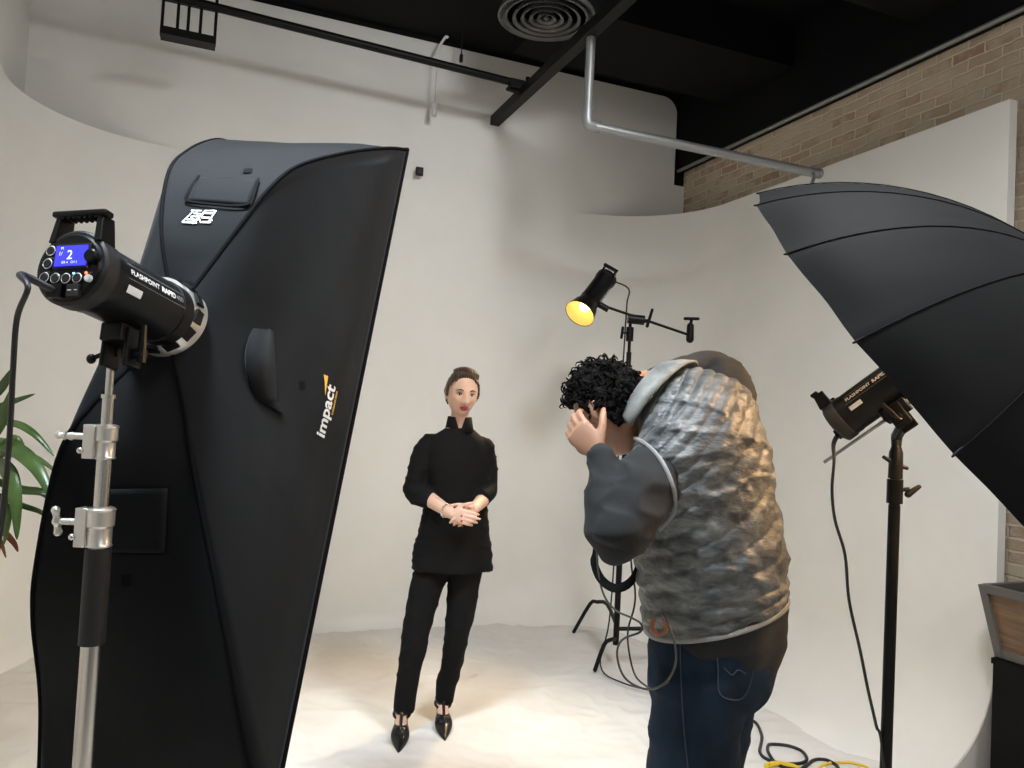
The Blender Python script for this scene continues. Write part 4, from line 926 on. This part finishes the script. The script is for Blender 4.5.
# clasped hands
hmid = W(464, 517, -.28)
fR = (W(470, 519, -.30) - HR).normalized(); fL = (W(456, 520, -.27) - HL).normalized()
hand_mb(body, HR, fR, V((.1, 1, -.15)), V((0, 0, 1)), .86, (.55, .55, .55, .6), tcurl=.2)
hand_mb(body, HL, fL + V((0, -.15, 0)), V((-.1, .8, -.2)), V((0, 0, 1)), .86, (.65, .65, .65, .65), tcurl=.2)
ftR = foot(anR, (400, 738), 0); ftL = foot(anL, (443, 724), 0)
body.build('body', M_skin, root, remesh=.0042, smooth_it=1)
for nm, tip, kn in (('fingernail', 0, 0),):
    for (x, y, dd) in ((461.5, 516, -.345), (461.5, 521, -.340), (462, 526, -.335)):
        mb = MB(); mb.ell(W(x, y, dd + .012), V((.005, 0, 0)), V((0, .004, 0)), V((0, 0, .005)), 8, 6); mb.build(nm, M_lips, root)
face_parts(root, hc, f_, u_, r_, .97, M_lips, M_hairw, M_iris)
# hair: slicked sides, swept-up quiff
mb = MB(); nu, nv = 56, 30; rings = []
s_ = .97
hq = lambda x, y, z: hc + (r_ * x + f_ * y + u_ * z) * s_
vs = []; fs = []
def hairshell(mb, thick, mask, nu=72, nv=48, quiff=0, rough_=0, sc=1.0):
    idx = {}; vs = []
    for i in range(nv + 1):
        ph_ = -PI / 2 + PI * (i + .01) / (nv + .02); z = math.sin(ph_); rr = math.cos(ph_)
        for k in range(nu):
            th = 2 * PI * k / nu; x = math.cos(th) * rr; y = math.sin(th) * rr
            if not mask(x, y, z): continue
            X_ = x * .074; Y_ = y * (.098 if y < 0 else .090); Z_ = z * .116
            if z < 0 and y < 0: Y_ *= 1 - .42 * (-z) ** 1.2
            if z < 0: X_ *= 1 + .34 * z * .6
            e = V((X_, Y_, Z_)); nn = V((x / .074, y / .094, z / .116)).normalized()
            t_ = thick(x, y, z) + quiff * max(0, z) ** 3 * max(0, y + .35)
            idx[(i, k)] = len(vs); e = e + nn * t_; vs.append(e)
    fs = []
    for i in range(nv):
        for k in range(nu):
            q = [(i, k), (i, (k + 1) % nu), (i + 1, (k + 1) % nu), (i + 1, k)]
            if all(a in idx for a in q): fs.append(tuple(idx[a] for a in q))
    return vs, fs
hl = lambda x, y, z: (y < .25 and z > -.30 + .25 * max(0, y + .3)) or z > .84 or (y < .42 and z > .28) or (y < .60 and z > .5) or (y < -.2 and z > -.55)
hv, hf = hairshell(None, lambda x, y, z: .0085 + .004 * (1 - abs(z)) + .003 * noise.noise(V((x * 9, y * 2, z * 9))), hl, nu=140, nv=100, quiff=.012)
mb.add([hq(*v) for v in hv], hf); o = mb.build('hair', M_hairw, root, angle=180); so = o.modifiers.new('s', 'SOLIDIFY'); so.thickness = .014; so.offset = -1
for i in range(11):   # swept strands of the quiff
    x = -.055 + .011 * i; mb = MB(); k = 1 - (x / .085) ** 2
    mb.tube([hq(x * 1.0, .058 * math.sqrt(max(.2, 1 - (x / .085) ** 2)), .084 - .02 * (x / .055) ** 2), hq(x * 1.0, .062 * k + .002, .100 - .02 * (x / .055) ** 2), hq(x * .95, .034, .112 + .006 * k - .014 * (x / .055) ** 2), hq(x * .85, -.01, .116 + .004 * k - .012 * (x / .055) ** 2), hq(x * .7, -.05, .104)], [.004, .0085, .0115, .0105, .005], 8, 4, round_ends=True); mb.build('hair_lock', M_hairw, root)
# jacket
jk = MB()
jk.loft([(W(452.5, 569), V((.190, .04, 0)), V((-.02, .125, 0))), (W(453, 548), V((.180, .04, 0)), V((-.02, .12, 0))), (W(455, 520), V((.155, .04, 0)), V((-.02, .11, 0))), (W(456, 495), V((.142, .04, 0)), V((-.02, .105, 0))), (W(457, 468), V((.148, .05, 0)), V((-.02, .11, 0))),
         (W(457.5, 450), V((.150, .055, 0)), V((-.02, .100, 0))), (W(458, 440), V((.135, .05, 0)), V((-.018, .085, 0))), (W(458.5, 434), V((.100, .04, 0)), V((-.014, .07, 0))), (W(459.5, 428), V((.062, .02, 0)), V((-.01, .058, 0)))], 48, 5)
jk.tube([W(437, 443, -.02), W(428, 446, -.04), W(421, 462, -.05), W(416, 480, -.05), W(415, 491, -.055), W(425, 498.5, -.115)], [.045, .052, .052, .050, .052, .046], 20, 4, round_ends=True)
jk.tube([W(478, 444, .03), W(484, 448, .05), W(487, 465, .055), W(488, 482, .04), W(487, 491, .01), W(483, 497, -.06)], [.042, .048, .048, .045, .047, .042], 20, 4, round_ends=True)
def jn_(p, n): return .0035 * noise.noise(p * 14) + .006 * (max(0, 1 - abs(noise.noise(V((p.x * 8, p.y * 8, p.z * 20)))) * 2.5) ** 2) * (1 if abs(p.x - W(457, 480).x) > .13 else .35)
jo = jk.build('jacket', M_suit, root, remesh=.0075, smooth_it=3, post=jn_)
# stand collar
cg = MB(); rings = []
for i in range(2):
    pass
cvs = []; NC = 28
for k in range(NC + 1):
    fr_ = abs(k / NC - .5) * 2; a = math.radians(-90 - 4) + math.radians(360 + 8) * k / NC; at = math.radians(-90 + 25) + math.radians(360 - 50) * k / NC      # closed at the base, open V at the front
    dirv = V((math.cos(a), math.sin(a), 0)); ang0 = math.atan2(fwh.y, fwh.x * .6); 
    R2 = Matrix.Rotation(.12, 3, 'Z'); dv = R2 @ dirv; dt = R2 @ V((math.cos(at), math.sin(at), 0))
    base = W(459.3, 432 + 4 * fr_ ** 4, 0) + V((dv.x * .068, dv.y * .064, 0)); topp = W(459.8, 416.5 + .5 * fr_, 0) + V((dt.x * (.053 + .006 * fr_ ** 4), dt.y * (.056 + .006 * fr_ ** 4), 0))
    cvs += [base, base.lerp(topp, .45) + (base - topp) * 0, topp]
cg.add(cvs, [(3 * k + j, 3 * k + 3 + j, 3 * k + 4 + j, 3 * k + 1 + j) for k in range(NC) for j in (0, 1)])
o = cg.build('collar', M_suit, root, angle=180); so = o.modifiers.new('s', 'SOLIDIFY'); so.thickness = .007; so.offset = 0
jt_ = bvh_of(jo)
mb = MB(); mb.tube([W(462, 436, -.2), W(463, 470, -.2), W(462, 530, -.2), W(459, 568, -.2)], .003, 6, 8); project(mb, jt_, V((0, 1, 0)), .001); mb.build('jacket_front_edge', M_suit, root)
mb = MB(); mb.tube([W(470, 434, -.2), W(474, 455, -.2), W(484, 466, -.2), W(479, 484, -.2)], .003, 6, 8); project(mb, jt_, V((0, 1, 0)), .002); mb.build('lapel_fold', M_suit, root)
# bracelet
q = ER.lerp(HR, .86); dd = (HR - ER).normalized(); a_ = dd.orthogonal().normalized(); b_ = dd.cross(a_)
mb = MB()
for k in range(14):
    th = 2 * PI * k / 14; mb.ell(q + (a_ * math.cos(th) + b_ * math.sin(th)) * .0315, V((.0052, 0, 0)), V((0, .0052, 0)), V((0, 0, .0052)), 8, 6)
mb.tube([q + (a_ * math.cos(2 * PI * k / 24) + b_ * math.sin(2 * PI * k / 24)) * .0315 for k in range(25)], .0015, 6)
tag(mb.build('bracelet', M_steel, root), 'silver bead bracelet')
# trousers
tr = MB()
tr.loft([(W(453, 570), V((.125, .02, 0)), V((0, .095, 0))), (W(453, 555), V((.15, .03, 0)), V((0, .10, 0))), (W(454, 530), V((.14, .03, 0)), V((0, .095, 0)))], 28, 4)
tr.tube([W(437, 560, -.01), W(428.5, 580, -.02), W(422, 605, -.04), W(415, 638, -.05), W(409.5, 669, -.045), W(405.5, 695, -.035), W(404, 710.5, -.03)], [.086, .080, .072, .063, .055, .052, .051], 24, 5)
tr.tube([W(467, 558, .02), W(464.5, 580, .02), W(461.5, 602, .02), W(456, 638, .03), W(451, 668, .07), W(446, 686, .105), W(444.5, 702, .12)], [.084, .077, .072, .060, .049, .050, .042], 24, 5)
tr.build('trousers', M_suit, root, remesh=.0075, smooth_it=2, post=lambda p, n: (.004 * noise.noise(p * 10) + .005 * (max(0, 1 - abs(noise.noise(p * 12)) * 2.5) ** 2 - .3)) * min(1, max(0, (p.z - .14) / .1)))
# shoes
def shoe(an, dirn):
    side = V((-dirn.y, dirn.x, 0)); A = V((an.x, an.y, 0)); 
    q = lambda f, s, z: A + dirn * (f * (.88 if f > .1 else 1)) + side * s + V((0, 0, z))
    mb = MB()
    mb.loft([(q(.055, 0, .060), side * .036, V((0, 0, .022))), (q(.095, 0, .048), side * .042, V((0, 0, .028))), (q(.14, 0, .034), side * .039, V((0, 0, .022))), (q(.18, 0, .026), side * .028, V((0, 0, .016))), (q(.22, 0, .020), side * .014, V((0, 0, .010))), (q(.252, 0, .016), side * .003, V((0, 0, .004)))], 20, 5)
    mb.loft([(q(-.042, 0, .100), side * .020, V((0, 0, .012)) + dirn * .01), (q(-.020, 0, .092), side * .032, V((0, 0, .016))), (q(.02, 0, .072), side * .030, V((0, 0, .010))), (q(.06, 0, .050), side * .034, V((0, 0, .010))), (q(.10, 0, .032), side * .036, V((0, 0, .012)))], 18, 5)
    s = mb.build('shoe', M_shoe, root)
    mb = MB(); mb.tube([q(-.032, 0, .085), q(-.036, 0, .05), q(-.038, 0, .012)], [.017, .009, .006], 10, 3); mb.build('heel', M_shoe, s)
    mb = MB(); mb.tube([q(.120, 0, .062), q(.095, 0, .080), q(.068, 0, .100), q(.048, 0, .120), q(.038, 0, .148)], .0075, 8, 3); mb.build('strap', M_shoe, s)
    for z, rr in ((.102, .040), (.126, .036)):
        mb = MB(); mb.tube([q(.002 + rr * math.cos(2 * PI * k / 20), rr * .95 * math.sin(2 * PI * k / 20), z - .012 * math.cos(2 * PI * k / 20)) for k in range(21)], .0065, 6); mb.build('strap', M_shoe, s)
shoe(*ftR); shoe(*ftL)

# ------------------------------------------------------------------ the photographer
M_vest = mat('mottled_grey_quilted_nylon', rough=.42, spec=.4)
n1, r1, mp1 = noise_color(M_vest, (.028, .030, .032), (.205, .212, .208), 11, 7, .66, .34, .70, (1, 1, 2.2), .6)
r1.color_ramp.elements.new(.5).color = (.085, .09, .091, 1)
noise_bump(M_vest, 26, .55, .012, 4, (1, 1, 2.2), False)
M_vtrim = mat('light_grey_piping', (.20, .20, .20), .55)
M_vin = mat('pale_collar_lining', rough=.6); noise_color(M_vin, (.10, .105, .10), (.25, .25, .235), 14, 5)
M_shirt = mat('charcoal_jersey', (.022, .0225, .0235), .88, spec=.1, sheen=.04); noise_bump(M_shirt, 180, .25, .002, 2)
M_jean = mat('dark_blue_denim', rough=.8, spec=.15); noise_color(M_jean, (.004, .009, .018), (.010, .021, .040), 7, 6, stretch=(1, 1, .5)); 
M_jseam = mat('denim_stitching', (.035, .05, .08), .8)
M_strap = mat('black_webbing', (.004, .004, .004), .8, spec=.1); M_olive = mat('olive_grey_cable', (.045, .042, .03), .5); M_leather = mat('brown_leather', (.22, .08, .035), .5)
MD = 1.92
Q = lambda x, y, d=0: P(x, y, MD + d)
Rv = V((.66, .75, 0)).normalized(); Fv = V((-.75, .66, 0)).normalized(); Z = V((0, 0, 1))
root = thing('person', V((Q(700, 768).x, MD, 0)), 'person in mottled grey quilted vest and jeans bending over a camera, seen from behind', 'person')
hc = Q(611, 410, .05); fwh = V((-.50, .46, -.72)).normalized(); uph = V((-.42, .38, .80))
body = MB(); f_, u_, r_ = head_mb(body, hc, fwh, uph, 1.03)
body.tube([Q(672, 412, .02), Q(650, 404, .03), Q(628, 402, .04), hc], [.075, .060, .057, .05], 20, 4)
body.loft([(Q(717, 650), Rv * .13, Fv * .10), (Q(713, 575), Rv * .14, Fv * .11), (Q(704, 490), Rv * .15, Fv * .10), (Q(690, 430), Rv * .14, Fv * .09), (Q(676, 412), Rv * .07, Fv * .06)], 24, 4)
LS, LE, LW = Q(660, 470, -.15), Q(618, 534, -.24), Q(599, 455, -.15)
RS, RE, RW = Q(732, 406, .11), Q(716, 376, .33), Q(652, 379, .16)
body.tube([LS, LE], [.05, .042], 14, round_ends=True); body.tube([LE, LE.lerp(LW, .4), LW], [.032, .030, .024], 14, 3, round_ends=True)
body.tube([RS, RE], [.05, .042], 14, round_ends=True); body.tube([RE, RE.lerp(RW, .4), RW], [.04, .038, .027], 14, 3, round_ends=True)
hand_mb(body, Q(599, 453, -.12), V((-.60, .35, .60)), V((.45, .75, -.1)), V((.3, .8, .5)), .92, (.55, .6, .65, .7), tcurl=.3)
hand_mb(body, Q(650, 378, .155), V((-.95, -.05, -.18)), V((-.1, -.35, -.9)), V((0, -1, -.2)), 1.0, (.5, .5, .5, .5), tcurl=.3)
footL, footR = Q(703, 768, -.06), Q(694, 768, .16)
gl = V((footL.x, footL.y, 0)); gr = V((footR.x + .02, footR.y + .05, 0))
for hp, g in ((Q(702, 660, -.08), gl), (Q(722, 660, .08), gr)): body.tube([hp, hp.lerp(g, .5), g + Z * .09], [.070, .050, .035], 14, 4, round_ends=True)
body.build('body', M_skin2, root, remesh=.0045, smooth_it=1)
face_parts(root, hc, f_, u_, r_, 1.03, M_lips2, M_hairm, M_iris)
# hair
hq = lambda x, y, z: hc + (r_ * x + f_ * y + u_ * z) * 1.03
mb = MB()
hlm = lambda x, y, z: (z > .30 + .5 * max(0, y)) or (y < .22 and z > -.12) or (y < -.15 and z > -.62)
hv, hf = hairshell(None, lambda x, y, z: .009 + .012 * max(0, z) + .010 * noise.noise(V((x * 7, y * 7, z * 7))) + .005 * noise.noise(V((x * 22, y * 22, z * 22))), hlm, nu=140, nv=100)
mb.add([hq(*v) for v in hv], hf); o = mb.build('hair', M_hairm, root, angle=180); so = o.modifiers.new('s', 'SOLIDIFY'); so.thickness = .018; so.offset = -1
random.seed(11); mb = MB()
for i in range(420):    # short curls that roughen the outline
    a = random.uniform(0, 2 * PI); z = random.uniform(-.35, 1); rr = math.sqrt(max(0, 1 - z * z)); x = math.cos(a) * rr; y = math.sin(a) * rr
    if not hlm(x, y, z): continue
    e = V((x * .074, y * .096, z * .116)); nn = V((x / .074, y / .094, z / .116)).normalized(); e = e + nn * (.011 + .012 * max(0, z)); tt = V((random.gauss(0, 1), random.gauss(0, 1), random.gauss(0, 1))); tt = (tt - nn * tt.dot(nn)).normalized()
    k = random.uniform(.006, .015); mb.tube([hq(*e), hq(*(e + nn * k * .7 + tt * k * .5)), hq(*(e + nn * k + tt * k * 1.3)), hq(*(e + nn * k * .5 + tt * k * 1.7))], [.0028, .0024, .0018, .0008], 5, 2)
tag(mb.build('hair_curls', M_hairm, root), kind='stuff')
# beard on the jaw
# vest
NB = 15
def vdisp(p, th, v):
    k_ = min(1, max(0, (v - .15) / .35))
    w_ = v + .012 * noise.noise(p * 6) - (.15 + .85 * k_) * (p.x - Q(704, 500).x) * (1 - .9 * max(0, v - .75) / .25)
    b = abs(math.sin(PI * w_ * NB)) ** .5
    e = .0075 * b - .009 + .005 * noise.noise(V((p.x * 22, p.y * 22, p.z * 34))) * b + .007 * noise.noise(p * 7) + .003 * noise.noise(p * 45)
    e += .006 * (max(0, 1 - abs(noise.noise(V((p.x * 5, p.y * 5, p.z * 12)))) * 3) ** 2 - .25)
    if v < .025: e *= .3
    return e
secs = [(Q(716, 613, 0), Rv * .190 + Z * .034, Fv * .165 - Z * .035), (Q(713.5, 594, 0), Rv * .200 + Z * .022, Fv * .176 - Z * .03), (Q(711, 565, 0), Rv * .208, Fv * .178 - Z * .02), (Q(708, 528, 0), Rv * .205, Fv * .172 - Z * .02), (Q(702, 487, -.01), Rv * .212, Fv * .165 - Z * .025),
        (Q(697, 447, -.02), Rv * .208 + Z * .03, Fv * .15 - Z * .04), (Q(689, 418, -.01), Rv * .178 + Z * .048, Fv * .12 - Z * .07), (Q(674, 404, .0), Rv * .128 + Z * .045, Fv * .070 - Z * .085), (Q(660, 399, .01), Rv * .086 + Z * .03, Fv * .038 - Z * .078), (Q(646, 396, .02), Rv * .080 + Z * .028, Fv * .034 - Z * .074)]
mb = MB(); mb.loft(secs, 220, 22, vdisp, False, False); vo = mb.build('vest', M_vest, root, angle=180)
so = vo.modifiers.new('s', 'SOLIDIFY'); so.thickness = .012; so.offset = -1
ring = lambda sec, k, n=60: [sec[0] + sec[1] * k * math.cos(2 * PI * i / n) + sec[2] * k * math.sin(2 * PI * i / n) for i in range(n + 1)]
mb = MB(); mb.tube(ring(secs[0], .985), .0065, 8); mb.build('vest_hem', M_vtrim, root)
mb = MB(); mb.tube(ring(secs[-1], 1.0), .006, 8); mb.build('vest_collar_edge', M_vtrim, root)
mb = MB(); c0 = secs[-2]; c1 = secs[-1]; k0 = (c0[0] * .6 + c1[0] * .4, c0[1] * 1.06, c0[2] * 1.06); k1 = (c1[0] + (c1[0] - c0[0]) * .25, c1[1] * 1.08, c1[2] * 1.08)
# folded pale collar flap over the nape
vs = []; nn_ = 24
for i in range(nn_ + 1):
    a = math.radians(-195 + 165 * i / nn_); 
    p0 = c1[0] + c1[1] * 1.10 * math.cos(a) + c1[2] * 1.10 * math.sin(a); p1 = secs[-3][0] + secs[-3][1] * 1.0 * math.cos(a) + secs[-3][2] * 1.0 * math.sin(a)
    lift = (p0 - c1[0]).normalized() * .012
    vs += [p0 + lift * .4, p0.lerp(p1, .35) + lift * 1.2, p0.lerp(p1, .62) + lift * 1.3]
mb.add(vs, [(3 * i + j, 3 * i + 3 + j, 3 * i + 4 + j, 3 * i + 1 + j) for i in range(nn_) for j in (0, 1)]); o = mb.build('collar_flap', M_vin, root, angle=180); so = o.modifiers.new('s', 'SOLIDIFY'); so.thickness = .006
# armhole piping
# shirt: both sleeves
EYEP = V((0, 0, EYE))
def press(mb, tree, off):
    """lay a surveyed line or patch onto the surface it was surveyed on"""
    out = []; c = sum(mb.v, V((0, 0, 0))) / len(mb.v)
    last = None
    for p in mb.v:
        d = (p - EYEP).normalized(); h = tree.ray_cast(EYEP, d)
        if h[0] is None: out.append(EYEP + d * (last or (p - EYEP).length)); continue
        last = (h[0] - EYEP).length; out.append(h[0] - d * (off + ((p - c).length * 0)))
    # keep the thickness of tubes: offset along the sight line by their original relief
    mb.v = out; return mb
def presspts(pts, tree, off, sub=4):
    mb = MB(); mb.v = spline([V(p) for p in pts], sub); press(mb, tree, off); return mb.v
sl = MB()
sl.tube([Q(662, 466, -.06), Q(652, 475, -.12), Q(641, 491, -.17), Q(629, 514, -.21), Q(619, 534, -.23), Q(609, 524, -.22), Q(606, 495, -.19), Q(604, 472, -.165), Q(601, 457, -.15)], [.055, .075, .080, .071, .062, .053, .045, .037, .033], 28, 5, round_ends=True)
sl.tube([LE + Z * .01, LE + V((.0, 0, -.012))], [.06, .055], 20, round_ends=True)
def fold(p, n):
    d = (p - LE).length
    return .004 * noise.noise(p * 16) + .006 * (max(0, 1 - abs(noise.noise(V((p.x * 9, p.y * 9, p.z * 18)))) * 2.8) ** 2) * (1 if d < .2 else .4) - .001
slo = sl.build('shirt_sleeve', M_shirt, root, remesh=.0065, smooth_it=6, post=fold)
pt_ = bvh_of(vo, slo)
mb = MB(); mb.tube(presspts([Q(x, y) for x, y in ((614, 441), (622, 437), (634, 438), (648, 446), (660, 459), (668, 474), (674, 492), (675, 508), (672, 516), (660, 530))], pt_, .001, 5), .0055, 8); mb.build('armhole_piping', M_vtrim, root)
sl = MB(); sl.tube([Q(722, 414, .06), Q(728, 396, .14), Q(724, 382, .24), Q(718, 375, .33), Q(712, 370, .31), Q(688, 372, .24), Q(668, 376, .19), Q(655, 379, .165)], [.070, .072, .068, .062, .056, .048, .040, .034], 26, 5, round_ends=True)
sl.build('shirt_sleeve', M_shirt, root, remesh=.0065, smooth_it=3, post=fold)
mb = MB(); mb.loft([(Q(717, 590), Rv * .182, Fv * .158), (Q(718, 613), Rv * .186, Fv * .158), (Q(719, 628), Rv * .180 + Z * .01, Fv * .152 + Z * .035), (Q(719, 638), Rv * .162 + Z * .014, Fv * .138 + Z * .048)], 80, 8, lambda p, th, v: .007 * noise.noise(V((p.x * 8, p.y * 8, p.z * 30))) + .004 * math.sin(th * 9 + 3 * v), False, False)
o = mb.build('shirt_hem', M_shirt, root, angle=180); so = o.modifiers.new('s', 'SOLIDIFY'); so.thickness = .004; so.offset = -1
# jeans
jb = MB()
jb.loft([(Q(715, 612), Rv * .168, Fv * .138), (Q(714, 635), Rv * .172, Fv * .148), (Q(712, 660), Rv * .172, Fv * .150), (Q(708, 688), Rv * .168, Fv * .140), (Q(704, 705), Rv * .15, Fv * .10)], 36, 5)
def legpath(hp, g, fwd): k = hp.lerp(g, .48) + fwd * .03; return [hp, hp.lerp(k, .35), hp.lerp(k, .7), k, k.lerp(g, .5), g + Z * .10, g + Z * .045]
for hp, g in ((Q(700, 670, -.075), gl), (Q(716, 670, .075), gr)): jb.tube(legpath(hp, g, Fv), [.104, .106, .100, .088, .076, .072, .078], 28, 5)
def jf(p, n): return .005 * (max(0, 1 - abs(noise.noise(V((p.x * 7, p.y * 7, p.z * 14 + 3)))) * 2.6) ** 2) + .003 * noise.noise(p * 12)
jo = jb.build('jeans', M_jean, root, remesh=.009, smooth_it=3, post=jf)
jt = bvh_of(jo)
# back pocket with stitching, waistband, side seam
vw = V((0, 1, 0)); 
def surf(px, py): return Q(px, py, -.4)
cpk = [(716, 641), (758, 650), (754, 668), (748, 690), (738, 700), (720, 694), (718, 668)]
pk = [Q(x, y, -.4) for x, y in cpk]
mb = MB(); cen = sum(pk, V((0, 0, 0))) / len(pk); vs = []; K = 6
for k in range(K + 1): vs += [cen.lerp(p, .001 + .999 * k / K) for p in spline(pk + [pk[0]], 4)[:-1]]
npk = len(vs) // (K + 1); mb.add(vs, [(k * npk + i, k * npk + (i + 1) % npk, (k + 1) * npk + (i + 1) % npk, (k + 1) * npk + i) for k in range(K) for i in range(npk)])
press(mb, jt, .004); mb.build('back_pocket', M_jean, root, angle=180)
mb = MB(); mb.tube(presspts(pk + [pk[0]], jt, .005, 5), .0016, 5); mb.build('pocket_stitching', M_jseam, root)
mb = MB(); mb.tube(presspts([Q(724, 668, -.4), Q(732, 675, -.4), Q(738, 670, -.4), Q(746, 674, -.4)], jt, .0055, 5), .0012, 5); mb.build('pocket_stitching', M_jseam, root)
mb = MB(); mb.tube(presspts([Q(680, 632, -.4), Q(681, 680, -.4), Q(684, 730, -.4), Q(688, 768, -.4)], jt, .002, 6), .0014, 5); mb.build('side_seam', M_jseam, root)
mb = MB(); mb.tube(presspts([Q(652, 634, -.4), Q(665, 640, -.4), Q(678, 641, -.4)], jt, .002, 6), .0014, 5); mb.build('pocket_stitching', M_jseam, root)
for g in (gl, gr):
    mb = MB(); sd = Rv; mb.loft([(g - Fv * .09 + Z * .04, sd * .03, Z * .038), (g - Fv * .05 + Z * .05, sd * .042, Z * .048), (g + Fv * .03 + Z * .045, sd * .045, Z * .043), (g + Fv * .13 + Z * .032, sd * .05, Z * .030), (g + Fv * .19 + Z * .024, sd * .035, Z * .02)], 20, 4); mb.build('shoe', M_dkplast, root)
mb = MB(); q = Q(659, 627, -.17); mb.tube([q + V((-.012, 0, .02)), q + V((-.016, 0, -.005)), q + V((0, 0, -.016)), q + V((.016, 0, -.004)), q + V((.012, 0, .018))], .006, 8, 4); tag(mb.build('belt_clip', M_leather, root), 'brown leather belt clip')

# ------------------------------------------------------------------ his camera with its strap
t = thing('photo_camera', Q(578, 440, .10), 'black camera held to the photographer face, its strap looping under his elbow', 'camera')
cc = hc + fwh * .10 + V((.02, .045, 0)); ax = V((-.12, .95, -.25)).normalized()
cu = uph - ax * uph.dot(ax); cu.normalize(); cs = ax.cross(cu)
mb = MB(); mb.box(cc, cs * .035, cu * .05, ax * .022); mb.box(cc + cs * .035, cs * .014, cu * .02, ax * .018); mb.build('camera_body', M_bpl, t, bevel=.006)
TL = Matrix((cs, ax, cs.cross(ax))).transposed().to_4x4(); TL.translation = cc + ax * .02
mb = MB(); mb.lathe([(.030, 0), (.031, .03), (.034, .035), (.034, .07), (.030, .075), (.027, .06), (.001, .055)], TL, 28); mb.build('lens', M_bpl, t)
mb = MB(); sp_ = [Q(597, 470, .06), Q(595, 545, .03), Q(594, 562, .02), Q(601, 579, .01), Q(614, 588, .0), Q(628, 584, -.01), Q(637, 570, .0), Q(640, 545, .03), Q(636, 470, .1)]
mb.tube(sp_, [.004, .005, .010, .012, .012, .011, .008, .005, .004], 10, 6, flat=V((.2, -1, .6)), fr=.3); mb.build('strap', M_strap, t)
def cable(name, pts, r, m, label):
    mb = MB(); mb.tube(pts, r, 8, 6); return tag(mb.build(name, m), label, 'cable')
cable('tether_cable', [Q(596, 480, .05), Q(597, 555, .02), Q(602, 590, .0), Q(614, 609, -.02), Q(632, 618, -.06), Q(641, 624, -.1), Q(640, 632, -.12), Q(622, 640, -.12), Q(617, 656, -.12), Q(625, 678, -.12), Q(645, 689, -.14), Q(664, 684, -.2), Q(675, 666, -.23), Q(675, 645, -.24), Q(668, 624, -.22), Q(663, 615, -.17)], .0026, M_olive, 'olive grey cable looping from the camera to the photographer hip')
cable('tether_cable', [Q(630, 500, .06), Q(631, 560, .04), Q(635, 590, .03), Q(634, 608, .02), Q(628, 630, .02), Q(629, 652, .0), Q(635, 675, -.02), Q(646, 686, -.08), Q(654, 689, -.16), Q(668, 682, -.215)], .0024, M_rub, 'thin black cable hanging behind the photographer elbow')
